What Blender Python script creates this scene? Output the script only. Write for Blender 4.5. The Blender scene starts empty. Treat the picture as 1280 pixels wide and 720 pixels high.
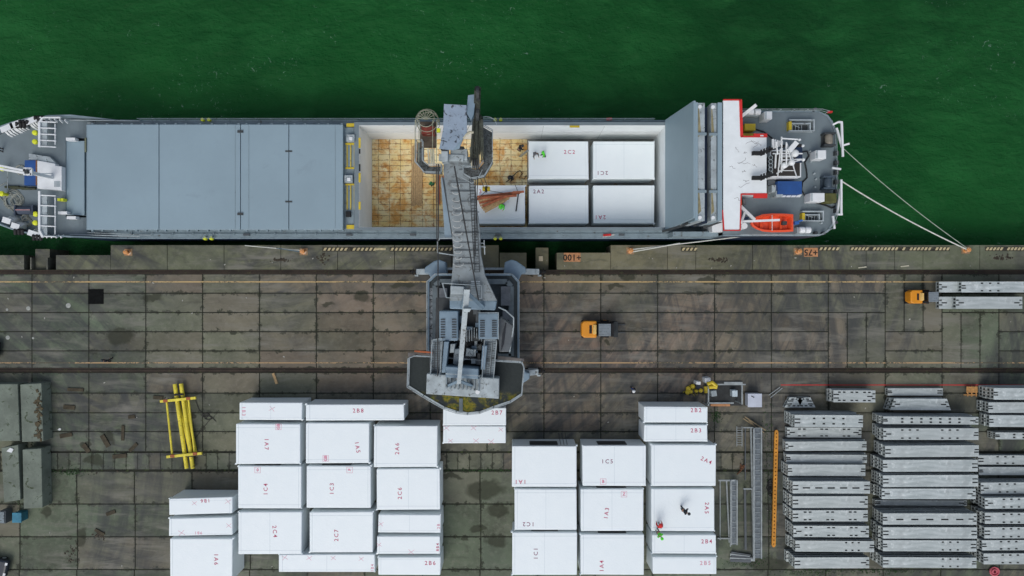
import bpy, math, random
from mathutils import Vector, Matrix
random.seed(7)
R = math.radians
scene = bpy.context.scene
COL = scene.collection
H = 72.0            # drone height above the quay, metres
F = 853.0           # focal length in photograph pixels

def at(px, py, z=0.0):
    s = (H - z) / F
    return Vector(((px - 640) * s, (360 - py) * s, z))

# ------------------------------------------------------------------ materials
MATS = {}
def newmat(name):
    m = bpy.data.materials.new(name); m.use_nodes = True
    nt = m.node_tree; b = nt.nodes['Principled BSDF']
    MATS[name] = m
    return m, nt, b
def N(nt, t, **kw):
    n = nt.nodes.new(t)
    for k, v in kw.items(): setattr(n, k, v)
    return n
def ramp(nt, src, p0, p1, c0=(0,0,0,1), c1=(1,1,1,1)):
    r = N(nt, 'ShaderNodeValToRGB'); r.color_ramp.elements[0].position = p0; r.color_ramp.elements[1].position = p1
    r.color_ramp.elements[0].color = c0; r.color_ramp.elements[1].color = c1
    nt.links.new(src, r.inputs[0]); return r.outputs[0]
def mix(nt, fac, a, b, mode='MIX'):
    m = N(nt, 'ShaderNodeMix', data_type='RGBA', blend_type=mode)
    for s, v in ((0, fac), (6, a), (7, b)):
        if isinstance(v, (int, float)): m.inputs[s].default_value = v
        elif isinstance(v, tuple): m.inputs[s].default_value = v if len(v) == 4 else (*v, 1)
        else: nt.links.new(v, m.inputs[s])
    return m.outputs[2]
def mapped(nt, scale=(1,1,1), rot=0, loc=(0,0,0)):
    tc = N(nt, 'ShaderNodeTexCoord'); mp = N(nt, 'ShaderNodeMapping')
    mp.inputs['Scale'].default_value = scale; mp.inputs['Rotation'].default_value = (0,0,rot); mp.inputs['Location'].default_value = loc
    nt.links.new(tc.outputs['Object'], mp.inputs['Vector']); return mp.outputs[0]
def noise(nt, vec, scale, detail=4, rough=.55, dist=0):
    n = N(nt, 'ShaderNodeTexNoise'); n.inputs['Scale'].default_value = scale; n.inputs['Detail'].default_value = detail
    n.inputs['Roughness'].default_value = rough; n.inputs['Distortion'].default_value = dist
    nt.links.new(vec, n.inputs['Vector']); return n.outputs['Fac']
def bump(nt, b, h, strength=.3, dist=.02):
    n = N(nt, 'ShaderNodeBump'); n.inputs['Strength'].default_value = strength; n.inputs['Distance'].default_value = dist
    nt.links.new(h, n.inputs['Height']); nt.links.new(n.outputs[0], b.inputs['Normal'])
def mt(name, col, rough=.6, metal=0.0, var=.25, sc=1.2, dirt=None, dthr=.62, bmp=.15, spec=.4, stretch=(1,1,1)):
    """paint or raw surface with worn, blotchy colour and optional dirt / rust patches"""
    if name in MATS: return MATS[name]
    m, nt, b = newmat(name)
    v = mapped(nt, stretch)
    n1 = noise(nt, v, sc, 6, .6)
    dark = tuple(c * (1 - var) for c in col); lite = tuple(min(1, c * (1 + var * .5)) for c in col)
    c = mix(nt, ramp(nt, n1, .35, .68), dark, lite)
    n2 = noise(nt, v, sc * 6.3, 5, .65)
    c = mix(nt, ramp(nt, n2, .5, .75, (0,0,0,1), (.35,.35,.35,1)), c, tuple(x * (1 - var * 1.3) if var < .7 else x*.3 for x in col))
    if dirt:
        n3 = noise(nt, v, sc * 2.1, 8, .7, .6)
        c = mix(nt, ramp(nt, n3, dthr - .03, dthr + .04), c, dirt)
    nt.links.new(c, b.inputs['Base Color'])
    b.inputs['Roughness'].default_value = rough; b.inputs['Metallic'].default_value = metal
    b.inputs['Specular IOR Level'].default_value = spec
    if bmp: bump(nt, b, n2, bmp, .02)
    return m

white      = mt('white_paint', (.72,.75,.76), .55, var=.08, dirt=(.42,.40,.36), dthr=.72)
roof_white = mt('roof_white', (.76,.81,.82), .6, var=.06, dirt=(.35,.33,.33), dthr=.735)
wrap       = None
shipgrey   = mt('ship_grey_paint', (.17,.215,.235), .55, var=.14, sc=.5, dirt=(.12,.13,.13), dthr=.70)
hatchgrey  = mt('hatch_grey_paint', (.245,.335,.385), .5, var=.06, sc=.16, dirt=(.225,.305,.35), dthr=.63, bmp=.05)
sidegrey   = mt('deck_grey_paint', (.22,.29,.325), .6, var=.18, sc=.7, dirt=(.09,.09,.085), dthr=.63)
navy       = mt('navy_hull_paint', (.012,.026,.06), .4, var=.3, sc=.5, dirt=(.05,.05,.05), dthr=.68)
holdwhite  = mt('hold_wall_paint', (.80,.84,.84), .6, var=.12, sc=.25, dirt=(.45,.42,.36), dthr=.68)
cranegrey  = mt('crane_grey_paint', (.22,.27,.295), .6, var=.35, sc=1.1, dirt=(.05,.06,.06), dthr=.565)
craneblue  = mt('crane_blue_paint', (.20,.285,.355), .5, var=.18, sc=.8, dirt=(.08,.09,.10), dthr=.70)
cranedark  = mt('crane_dark_deck', (.05,.066,.072), .7, var=.35, sc=.8, dirt=(.09,.095,.09), dthr=.62)
cranelight = mt('crane_pale_paint', (.38,.44,.46), .6, var=.25, sc=1.1, dirt=(.11,.12,.115), dthr=.60)
cranepeel  = mt('crane_peeling_paint', (.20,.265,.345), .6, var=.15, sc=1.3, dirt=(.015,.02,.03), dthr=.575)
boomgrey   = mt('boom_grey_paint', (.205,.245,.265), .6, var=.20, sc=1.0, dirt=(.10,.115,.12), dthr=.57)
platgrey   = mt('service_grate', (.115,.13,.13), .7, var=.45, sc=2.5, dirt=(.03,.033,.03), dthr=.53)
black      = mt('black_rubber', (.012,.013,.014), .75, var=.3)
darksteel  = mt('dark_steel', (.045,.052,.055), .6, var=.3)
ropeblk    = mt('wire_rope', (.02,.022,.024), .6, var=.2)
ropewhite  = mt('mooring_rope', (.62,.64,.58), .8, var=.15, sc=3)
red        = mt('red_paint', (.62,.03,.025), .5, var=.12)
orange     = mt('orange_boat_paint', (.78,.09,.03), .45, var=.12)
deeporange = mt('orange_boat_inner', (.68,.065,.01), .5, var=.15)
yellow     = mt('yellow_paint', (.62,.47,.03), .5, var=.22, sc=1.5, dirt=(.20,.15,.03), dthr=.66)
brightyel  = mt('bright_yellow_paint', (.70,.75,.03), .5, var=.1)
spreadyel  = mt('spreader_yellow_paint', (.76,.65,.06), .5, var=.25, sc=1.2, dirt=(.25,.18,.02), dthr=.62)
machorange = mt('machine_orange_paint', (.70,.27,.015), .4, var=.12)
ladorange  = mt('ladder_orange_paint', (.62,.27,.03), .5, var=.25, dirt=(.25,.12,.03))
blue       = mt('blue_cover', (.016,.075,.26), .6, var=.2)
tealblue   = mt('teal_plastic', (.02,.14,.20), .5, var=.2)
olive      = mt('olive_tarpaulin', (.10,.105,.03), .8, var=.4, sc=2)
glass      = mt('dark_glass', (.012,.016,.02), .12, var=.1, bmp=0, spec=.6)
wood       = mt('pale_timber', (.50,.34,.17), .8, var=.3, sc=2, stretch=(3,3,3))
redwood    = mt('red_timber', (.42,.13,.06), .8, var=.35, sc=2)
greywood   = mt('weathered_timber', (.060,.050,.030), .85, var=.4, sc=3)
alu        = mt('aluminium', (.34,.38,.385), .45, .35, var=.25, sc=2)
ductgrey   = mt('grey_machine_paint', (.09,.105,.115), .5, var=.2)
rust       = mt('rusty_steel', (.13,.055,.025), .8, var=.45, sc=3)
pinkmark   = mt('magenta_marker', (.50,.045,.13), .8, var=.2, bmp=0)
palepink   = mt('pink_marker', (.72,.30,.40), .8, var=.25, sc=4, bmp=0)
inkdark    = mt('dark_ink', (.22,.05,.12), .8, var=.2, bmp=0)
signorange = mt('sign_orange_paint', (.50,.24,.11), .8, var=.25, sc=2)
ink        = mt('black_sign_paint', (.02,.018,.015), .8, var=.1, bmp=0)
hazyel     = mt('edge_stripe_paint', (.55,.47,.27), .8, var=.3, sc=4, dirt=(.14,.13,.09), dthr=.62)
lineyel    = None
skin_m     = mt('skin', (.45,.26,.18), .6, var=.08, bmp=0)
hiviz      = mt('hi_vis_green_cloth', (.12,.80,.06), .8, var=.1)
redcloth   = mt('red_cloth', (.60,.03,.03), .8, var=.15)
darkcloth  = mt('dark_cloth', (.016,.022,.03), .9, var=.3)
greycloth  = mt('grey_cloth', (.16,.17,.18), .9, var=.3)
pinkcloth  = mt('pink_cloth', (.55,.02,.22), .8, var=.1)
greencloth = mt('green_cloth', (.015,.16,.06), .9, var=.2)
mossconc   = mt('mossy_concrete', (.165,.195,.160), .9, var=.3, sc=.6, dirt=(.045,.06,.03), dthr=.60, bmp=.4)
cablegrey  = mt('pale_hose', (.50,.52,.50), .7, var=.2)

def mk_wrap():
    m, nt, b = newmat('white_wrap_film')
    v = mapped(nt, (1,1,1))
    n1 = noise(nt, v, .6, 4, .6); n2 = noise(nt, v, 5, 6, .6, 1.2)
    c = mix(nt, ramp(nt, n1, .3, .7), (.77,.84,.86), (.80,.865,.88))
    nt.links.new(c, b.inputs['Base Color']); b.inputs['Roughness'].default_value = .38
    b.inputs['Specular IOR Level'].default_value = .35
    vv = mapped(nt, (.8, 1.1, 1.1), .5); n3 = noise(nt, vv, .9, 4, .55, 1.5)
    a = N(nt, 'ShaderNodeMath', operation='ADD'); nt.links.new(n2, a.inputs[0]); nt.links.new(n3, a.inputs[1])
    bump(nt, b, a.outputs[0], .4, .035)
    return m
wrap = mk_wrap()

def mk_galv():
    m, nt, b = newmat('galvanised_steel')
    v = mapped(nt, (.25, 1.6, 1.6)); n1 = noise(nt, v, 1.4, 5, .6, .4)
    v2 = mapped(nt, (1,1,1)); n2 = noise(nt, v2, 2.0, 8, .7, .5); n3 = noise(nt, v2, .9, 3, .5)
    oi = N(nt, 'ShaderNodeObjectInfo')
    c = mix(nt, ramp(nt, n1, .3, .72), (.32,.37,.365), (.64,.70,.69))
    c = mix(nt, ramp(nt, n2, .55, .72, (0,0,0,1), (.85,.85,.85,1)), c, (.84,.88,.86))
    c = mix(nt, ramp(nt, n3, .55, .75, (0,0,0,1), (.5,.5,.5,1)), c, (.30,.33,.325))
    c = mix(nt, ramp(nt, oi.outputs['Random'], 0, 1, (0,0,0,1), (.5,.5,.5,1)), c, (.42,.455,.44))
    nt.links.new(c, b.inputs['Base Color']); b.inputs['Metallic'].default_value = .25
    b.inputs['Roughness'].default_value = .45
    bump(nt, b, n2, .2, .01)
    return m
galv = mk_galv()

def mk_holdfloor():
    m, nt, b = newmat('rusty_tanktop_paint')
    v = mapped(nt); 
    n1 = noise(nt, v, .75, 8, .72, .4); n2 = noise(nt, v, 2.2, 8, .7, .6); n3 = noise(nt, v, .28, 4, .6)
    c = mix(nt, ramp(nt, n3, .4, .65), (.80,.71,.44), (.76,.58,.22))
    c = mix(nt, ramp(nt, n1, .47, .60, (0,0,0,1), (.85,.85,.85,1)), c, (.60,.27,.04))
    c = mix(nt, ramp(nt, n2, .55, .64, (0,0,0,1), (.75,.75,.75,1)), c, (.36,.13,.02))
    # rust creeping out of the welded seams
    br = N(nt, 'ShaderNodeTexBrick'); br.offset = 0.0; br.inputs['Scale'].default_value = 1
    br.inputs['Mortar Size'].default_value = .042; br.inputs['Mortar Smooth'].default_value = .5
    br.inputs['Brick Width'].default_value = 1.22; br.inputs['Row Height'].default_value = .61
    nv = N(nt, 'ShaderNodeVectorMath', operation='ADD'); nn = N(nt, 'ShaderNodeTexNoise'); nn.inputs['Scale'].default_value = .8
    sc_ = N(nt, 'ShaderNodeVectorMath', operation='SCALE'); sc_.inputs['Scale'].default_value = .22
    nt.links.new(v, nn.inputs['Vector']); nt.links.new(nn.outputs['Color'], sc_.inputs[0])
    nt.links.new(v, nv.inputs[0]); nt.links.new(sc_.outputs[0], nv.inputs[1]); nt.links.new(nv.outputs[0], br.inputs['Vector'])
    f = N(nt, 'ShaderNodeMath', operation='MULTIPLY'); nt.links.new(br.outputs['Fac'], f.inputs[0])
    nt.links.new(ramp(nt, n2, .36, .56, (.15,.15,.15,1), (1,1,1,1)), f.inputs[1])
    c = mix(nt, f.outputs[0], c, (.15,.065,.02))
    nt.links.new(c, b.inputs['Base Color']); b.inputs['Roughness'].default_value = .7
    bump(nt, b, n2, .3, .02)
    return m
holdfloor = mk_holdfloor()

STAINS = [(606,611,24,12),(623,638,14,8),(597,661,10,5),(582,673,5,4),(620,677,14,8),(452,371,10,8),(504,355,18,5),
          (409,379,9,3),(785,347,8,5),(768,357,10,3),(758,427,3,4),(135,548,9,8),(107,556,7,4),(118,575,12,7),(60,640,7,6),
          (190,372,14,5),(150,420,18,12),(560,596,20,4),(102,672,6,12),(885,352,14,5),(240,520,6,3),(960,705,24,9)]
def mk_concrete(name, c_a, c_b, slab=True, green=.4, seed=0):
    m, nt, b = newmat(name)
    tc = N(nt, 'ShaderNodeNewGeometry'); v = tc.outputs['Position']
    big = noise(nt, v, .035, 3, .5); mid = noise(nt, v, .22, 6, .65, .5); fine = noise(nt, v, 1.7, 8, .7); mic = noise(nt, v, 9, 6, .7)
    sx = N(nt, 'ShaderNodeSeparateXYZ'); nt.links.new(v, sx.inputs[0])
    c = mix(nt, ramp(nt, big, .38, .60), c_a, c_b)
    # the middle of the quay is browner, the ends are greener with moss
    mr = N(nt, 'ShaderNodeMapRange'); mr.inputs['From Min'].default_value = 14; mr.inputs['From Max'].default_value = 46
    ab = N(nt, 'ShaderNodeMath', operation='ABSOLUTE'); sh = N(nt, 'ShaderNodeMath', operation='SUBTRACT'); sh.inputs[1].default_value = 2
    nt.links.new(sx.outputs[0], sh.inputs[0]); nt.links.new(sh.outputs[0], ab.inputs[0]); nt.links.new(ab.outputs[0], mr.inputs[0])
    my = N(nt, 'ShaderNodeMapRange'); my.inputs['From Min'].default_value = -9; my.inputs['From Max'].default_value = -22; my.inputs['To Max'].default_value = .95; nt.links.new(sx.outputs[1], my.inputs[0])
    mx_ = N(nt, 'ShaderNodeMath', operation='MAXIMUM'); nt.links.new(mr.outputs[0], mx_.inputs[0]); nt.links.new(my.outputs[0], mx_.inputs[1])
    gm = N(nt, 'ShaderNodeMath', operation='MULTIPLY'); nt.links.new(mx_.outputs[0], gm.inputs[0]); gm.inputs[1].default_value = green
    c = mix(nt, gm.outputs[0], c, (.108,.145,.096))
    c = mix(nt, ramp(nt, mid, .42, .68, (0,0,0,1), (.75,.75,.75,1)), c, (.058,.064,.046))
    pt_ = noise(nt, mapped(nt, (.5,1.3,1), .1), .42, 8, .72, 1.2)
    c = mix(nt, ramp(nt, pt_, .54, .64, (0,0,0,1), (.45,.45,.45,1)), c, (.050,.054,.040))
    c = mix(nt, ramp(nt, pt_, .30, .42, (.4,.4,.4,1), (0,0,0,1)), c, (.23,.215,.165))
    c = mix(nt, ramp(nt, fine, .5, .72, (0,0,0,1), (.4,.4,.4,1)), c, (.24,.24,.195))
    c = mix(nt, ramp(nt, mic, .56, .74, (0,0,0,1), (.55,.55,.55,1)), c, (.035,.038,.03))
    if slab:
        at_ = N(nt, 'ShaderNodeAttribute', attribute_name='tint')
        s = N(nt, 'ShaderNodeSeparateColor'); nt.links.new(at_.outputs['Color'], s.inputs[0])
        hv = N(nt, 'ShaderNodeHueSaturation')
        mv = N(nt, 'ShaderNodeMapRange'); mv.inputs['To Min'].default_value = .80; mv.inputs['To Max'].default_value = 1.18
        nt.links.new(s.outputs[0], mv.inputs[0]); nt.links.new(mv.outputs[0], hv.inputs['Value']); nt.links.new(c, hv.inputs['Color'])
        c = hv.outputs[0]
        c = mix(nt, ramp(nt, s.outputs[1], .5, 1, (0,0,0,1), (.35,.35,.35,1)), c, (.23,.165,.135))
        c = mix(nt, ramp(nt, s.outputs[2], .6, 1, (0,0,0,1), (.30,.30,.30,1)), c, (.085,.115,.088))
        ed = N(nt, 'ShaderNodeAttribute', attribute_name='edge'); es = N(nt, 'ShaderNodeSeparateColor'); nt.links.new(ed.outputs['Color'], es.inputs[0])
        uvn = N(nt, 'ShaderNodeUVMap', uv_map='slab'); us = N(nt, 'ShaderNodeSeparateXYZ'); nt.links.new(uvn.outputs[0], us.inputs[0])
        def M2(op, a_, b_):
            q = N(nt, 'ShaderNodeMath', operation=op)
            for i_, v_ in enumerate((a_, b_)):
                if isinstance(v_, (int, float)): q.inputs[i_].default_value = v_
                else: nt.links.new(v_, q.inputs[i_])
            return q.outputs[0]
        du = M2('MINIMUM', us.outputs[0], M2('SUBTRACT', es.outputs[0], us.outputs[0])); dvv = M2('MINIMUM', us.outputs[1], M2('SUBTRACT', es.outputs[1], us.outputs[1]))
        dd = M2('MINIMUM', du, dvv); jn = noise(nt, v, 1.1, 8, .75)
        wdt = M2('MULTIPLY', M2('MAXIMUM', M2('SUBTRACT', jn, .50), 0.0), 2.6)
        q = N(nt, 'ShaderNodeMapRange'); q.inputs['From Min'].default_value = .05; q.inputs['From Max'].default_value = -.05; nt.links.new(M2('SUBTRACT', dd, wdt), q.inputs[0])
        c = mix(nt, M2('MULTIPLY', q.outputs[0], .85), c, (.030,.034,.022))
    # tyre scrub: long curved streaks, in polar coordinates round turning points
    for (cx, cy, th0, th1, amt, fr) in ((-30, 22, .46, .62, .75, 1.1), (-64, -20, .46, .62, .75, .8), (14, -34, .50, .68, .55, 1.3)):
        sb = N(nt, 'ShaderNodeVectorMath', operation='SUBTRACT'); sb.inputs[1].default_value = (cx, cy, 0); nt.links.new(v, sb.inputs[0])
        ln = N(nt, 'ShaderNodeVectorMath', operation='LENGTH'); nt.links.new(sb.outputs[0], ln.inputs[0])
        sp = N(nt, 'ShaderNodeSeparateXYZ'); nt.links.new(sb.outputs[0], sp.inputs[0])
        an = N(nt, 'ShaderNodeMath', operation='ARCTAN2'); nt.links.new(sp.outputs[0], an.inputs[0]); nt.links.new(sp.outputs[1], an.inputs[1])
        cb = N(nt, 'ShaderNodeCombineXYZ'); mr_ = N(nt, 'ShaderNodeMath', operation='MULTIPLY'); mr_.inputs[1].default_value = fr
        ma_ = N(nt, 'ShaderNodeMath', operation='MULTIPLY'); ma_.inputs[1].default_value = 2.6
        nt.links.new(ln.outputs['Value'], mr_.inputs[0]); nt.links.new(an.outputs[0], ma_.inputs[0])
        nt.links.new(mr_.outputs[0], cb.inputs[0]); nt.links.new(ma_.outputs[0], cb.inputs[1])
        st = noise(nt, cb.outputs[0], .9, 7, .62, .35)
        mk = noise(nt, v, .05, 2, .5)
        mu = N(nt, 'ShaderNodeMath', operation='MULTIPLY'); nt.links.new(ramp(nt, st, th0, th1, (0,0,0,1), (amt,amt,amt,1)), mu.inputs[0])
        nt.links.new(ramp(nt, mk, .42, .54), mu.inputs[1])
        c = mix(nt, mu.outputs[0], c, (.052,.056,.056))
    dg = noise(nt, mapped(nt, (.16,.9,1), R(22)), 1.0, 7, .66, .5); dm = noise(nt, v, .09, 3, .5)
    mu = N(nt, 'ShaderNodeMath', operation='MULTIPLY'); nt.links.new(ramp(nt, dg, .47, .66, (0,0,0,1), (.75,.75,.75,1)), mu.inputs[0]); nt.links.new(ramp(nt, dm, .40, .60), mu.inputs[1])
    c = mix(nt, mu.outputs[0], c, (.21,.205,.175))
    # oil and wet stains where the photograph has them
    dn = N(nt, 'ShaderNodeTexNoise'); dn.inputs['Scale'].default_value = .9; dn.inputs['Detail'].default_value = 6; nt.links.new(v, dn.inputs['Vector'])
    ds = N(nt, 'ShaderNodeVectorMath', operation='SCALE'); ds.inputs['Scale'].default_value = 1.5; nt.links.new(dn.outputs['Color'], ds.inputs[0])
    dv = N(nt, 'ShaderNodeVectorMath', operation='ADD'); nt.links.new(v, dv.inputs[0]); nt.links.new(ds.outputs[0], dv.inputs[1])
    cur = None
    for (px, py, rx, ry) in STAINS:
        p = at(px, py)
        sb = N(nt, 'ShaderNodeVectorMath', operation='SUBTRACT'); sb.inputs[1].default_value = (p.x + .75, p.y + .75, 0); nt.links.new(dv.outputs[0], sb.inputs[0])
        ml = N(nt, 'ShaderNodeVectorMath', operation='MULTIPLY'); ml.inputs[1].default_value = (11.85 / rx, 11.85 / ry, 0); nt.links.new(sb.outputs[0], ml.inputs[0])
        ln = N(nt, 'ShaderNodeVectorMath', operation='LENGTH'); nt.links.new(ml.outputs[0], ln.inputs[0])
        if cur is None: cur = ln.outputs['Value']
        else:
            mn = N(nt, 'ShaderNodeMath', operation='MINIMUM'); nt.links.new(cur, mn.inputs[0]); nt.links.new(ln.outputs['Value'], mn.inputs[1]); cur = mn.outputs[0]
    sm = N(nt, 'ShaderNodeMapRange'); sm.inputs['From Min'].default_value = .8; sm.inputs['From Max'].default_value = 1.15
    sm.inputs['To Min'].default_value = .75; sm.inputs['To Max'].default_value = 0; nt.links.new(cur, sm.inputs[0])
    c = mix(nt, sm.outputs[0], c, (.030,.033,.020))
    nt.links.new(c, b.inputs['Base Color'])
    b.inputs['Roughness'].default_value = .8; b.inputs['Specular IOR Level'].default_value = .25
    bump(nt, b, mic, .3, .02)
    return m
slabm  = mk_concrete('quay_slab_concrete', (.165,.148,.102), (.225,.170,.130), green=.9)
copem  = mk_concrete('coping_concrete', (.195,.182,.112), (.150,.158,.098), slab=False, green=.35)
jointm = mt('joint_dirt', (.017,.019,.012), .95, var=.5, sc=1, dirt=(.035,.05,.015), dthr=.58)
railm  = mt('crane_rail_steel', (.050,.030,.020), .6, var=.45, sc=.6)
def mk_line(name, col, thr):
    m, nt, b = newmat(name)
    v = mapped(nt); n1 = noise(nt, v, 2.5, 8, .75); n2 = noise(nt, v, .12, 3, .5)
    f = N(nt, 'ShaderNodeMath', operation='ADD'); nt.links.new(n1, f.inputs[0]); nt.links.new(n2, f.inputs[1])
    c = mix(nt, ramp(nt, f.outputs[0], thr - .12, thr + .12), (.085,.080,.055), col)
    nt.links.new(c, b.inputs['Base Color']); b.inputs['Roughness'].default_value = .8
    return m
line_m = mk_line('yellow_line_paint', (.46,.33,.15), .99)
lineo_m = mk_line('worn_line_paint', (.40,.27,.14), 1.07)
redline = mt('red_tape', (.55,.02,.02), .6, var=.15)

def mk_water():
    m, nt, b = newmat('green_sea_water')
    v = mapped(nt)
    big = noise(nt, v, .03, 4, .55, .4); mid = noise(nt, mapped(nt, (.45,1,1), .25), .35, 6, .62, .6)
    c = mix(nt, ramp(nt, big, .36, .64), (.0060,.052,.0135), (.0105,.092,.021))
    c = mix(nt, ramp(nt, mid, .46, .70, (0,0,0,1), (.5,.5,.5,1)), c, (.020,.130,.034))
    # foam flecks and a few lines of wavelets
    fb = noise(nt, mapped(nt, (1,1,1), .3), 1.5, 8, .72, 1.5); fm = noise(nt, mapped(nt, (.5,1.5,1), -.22), .055, 5, .6, .8)
    r2 = N(nt, 'ShaderNodeValToRGB'); e = r2.color_ramp.elements
    e[0].position = .53; e[0].color = (0,0,0,1); e[1].position = .56; e[1].color = (1,1,1,1)
    e2 = e.new(.60); e2.color = (0,0,0,1); nt.links.new(fm, r2.inputs[0])
    mu = N(nt, 'ShaderNodeMath', operation='MULTIPLY'); nt.links.new(ramp(nt, fb, .61, .67), mu.inputs[0]); nt.links.new(r2.outputs[0], mu.inputs[1])
    mu2 = N(nt, 'ShaderNodeMath', operation='MULTIPLY'); nt.links.new(mu.outputs[0], mu2.inputs[0]); mu2.inputs[1].default_value = .6
    c = mix(nt, mu2.outputs[0], c, (.30,.42,.36))
    nt.links.new(c, b.inputs['Base Color'])
    b.inputs['Roughness'].default_value = .12; b.inputs['IOR'].default_value = 1.33; b.inputs['Specular IOR Level'].default_value = .11
    w1 = noise(nt, mapped(nt, (.6,1.4,1), .3), .9, 8, .68, .3); w2 = noise(nt, v, .22, 4, .6)
    a = N(nt, 'ShaderNodeMath', operation='MULTIPLY_ADD'); nt.links.new(w2, a.inputs[0]); a.inputs[1].default_value = 2.5; nt.links.new(w1, a.inputs[2])
    bump(nt, b, a.outputs[0], .9, .35)
    return m
water_m = mk_water()
def mk_mossdeck():
    m, nt, b = newmat('mossy_platform_deck')
    v = mapped(nt); n1 = noise(nt, v, .9, 5, .6, .4); n2 = noise(nt, v, 4, 8, .7)
    sx = N(nt, 'ShaderNodeSeparateXYZ'); nt.links.new(v, sx.inputs[0])
    mr = N(nt, 'ShaderNodeMapRange'); mr.inputs['From Min'].default_value = -5.9; mr.inputs['From Max'].default_value = -6.6
    nt.links.new(sx.outputs[1], mr.inputs[0])
    c = mix(nt, ramp(nt, n2, .35, .7), (.018,.026,.026), (.032,.040,.039))
    f = N(nt, 'ShaderNodeMath', operation='MULTIPLY'); nt.links.new(mr.outputs[0], f.inputs[0]); nt.links.new(ramp(nt, n1, .44, .56), f.inputs[1])
    c = mix(nt, f.outputs[0], c, mix(nt, ramp(nt, n2, .4, .6), (.06,.09,.012), (.26,.20,.012)))
    nt.links.new(c, b.inputs['Base Color']); b.inputs['Roughness'].default_value = .85
    return m
mossdeck = mk_mossdeck()

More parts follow.
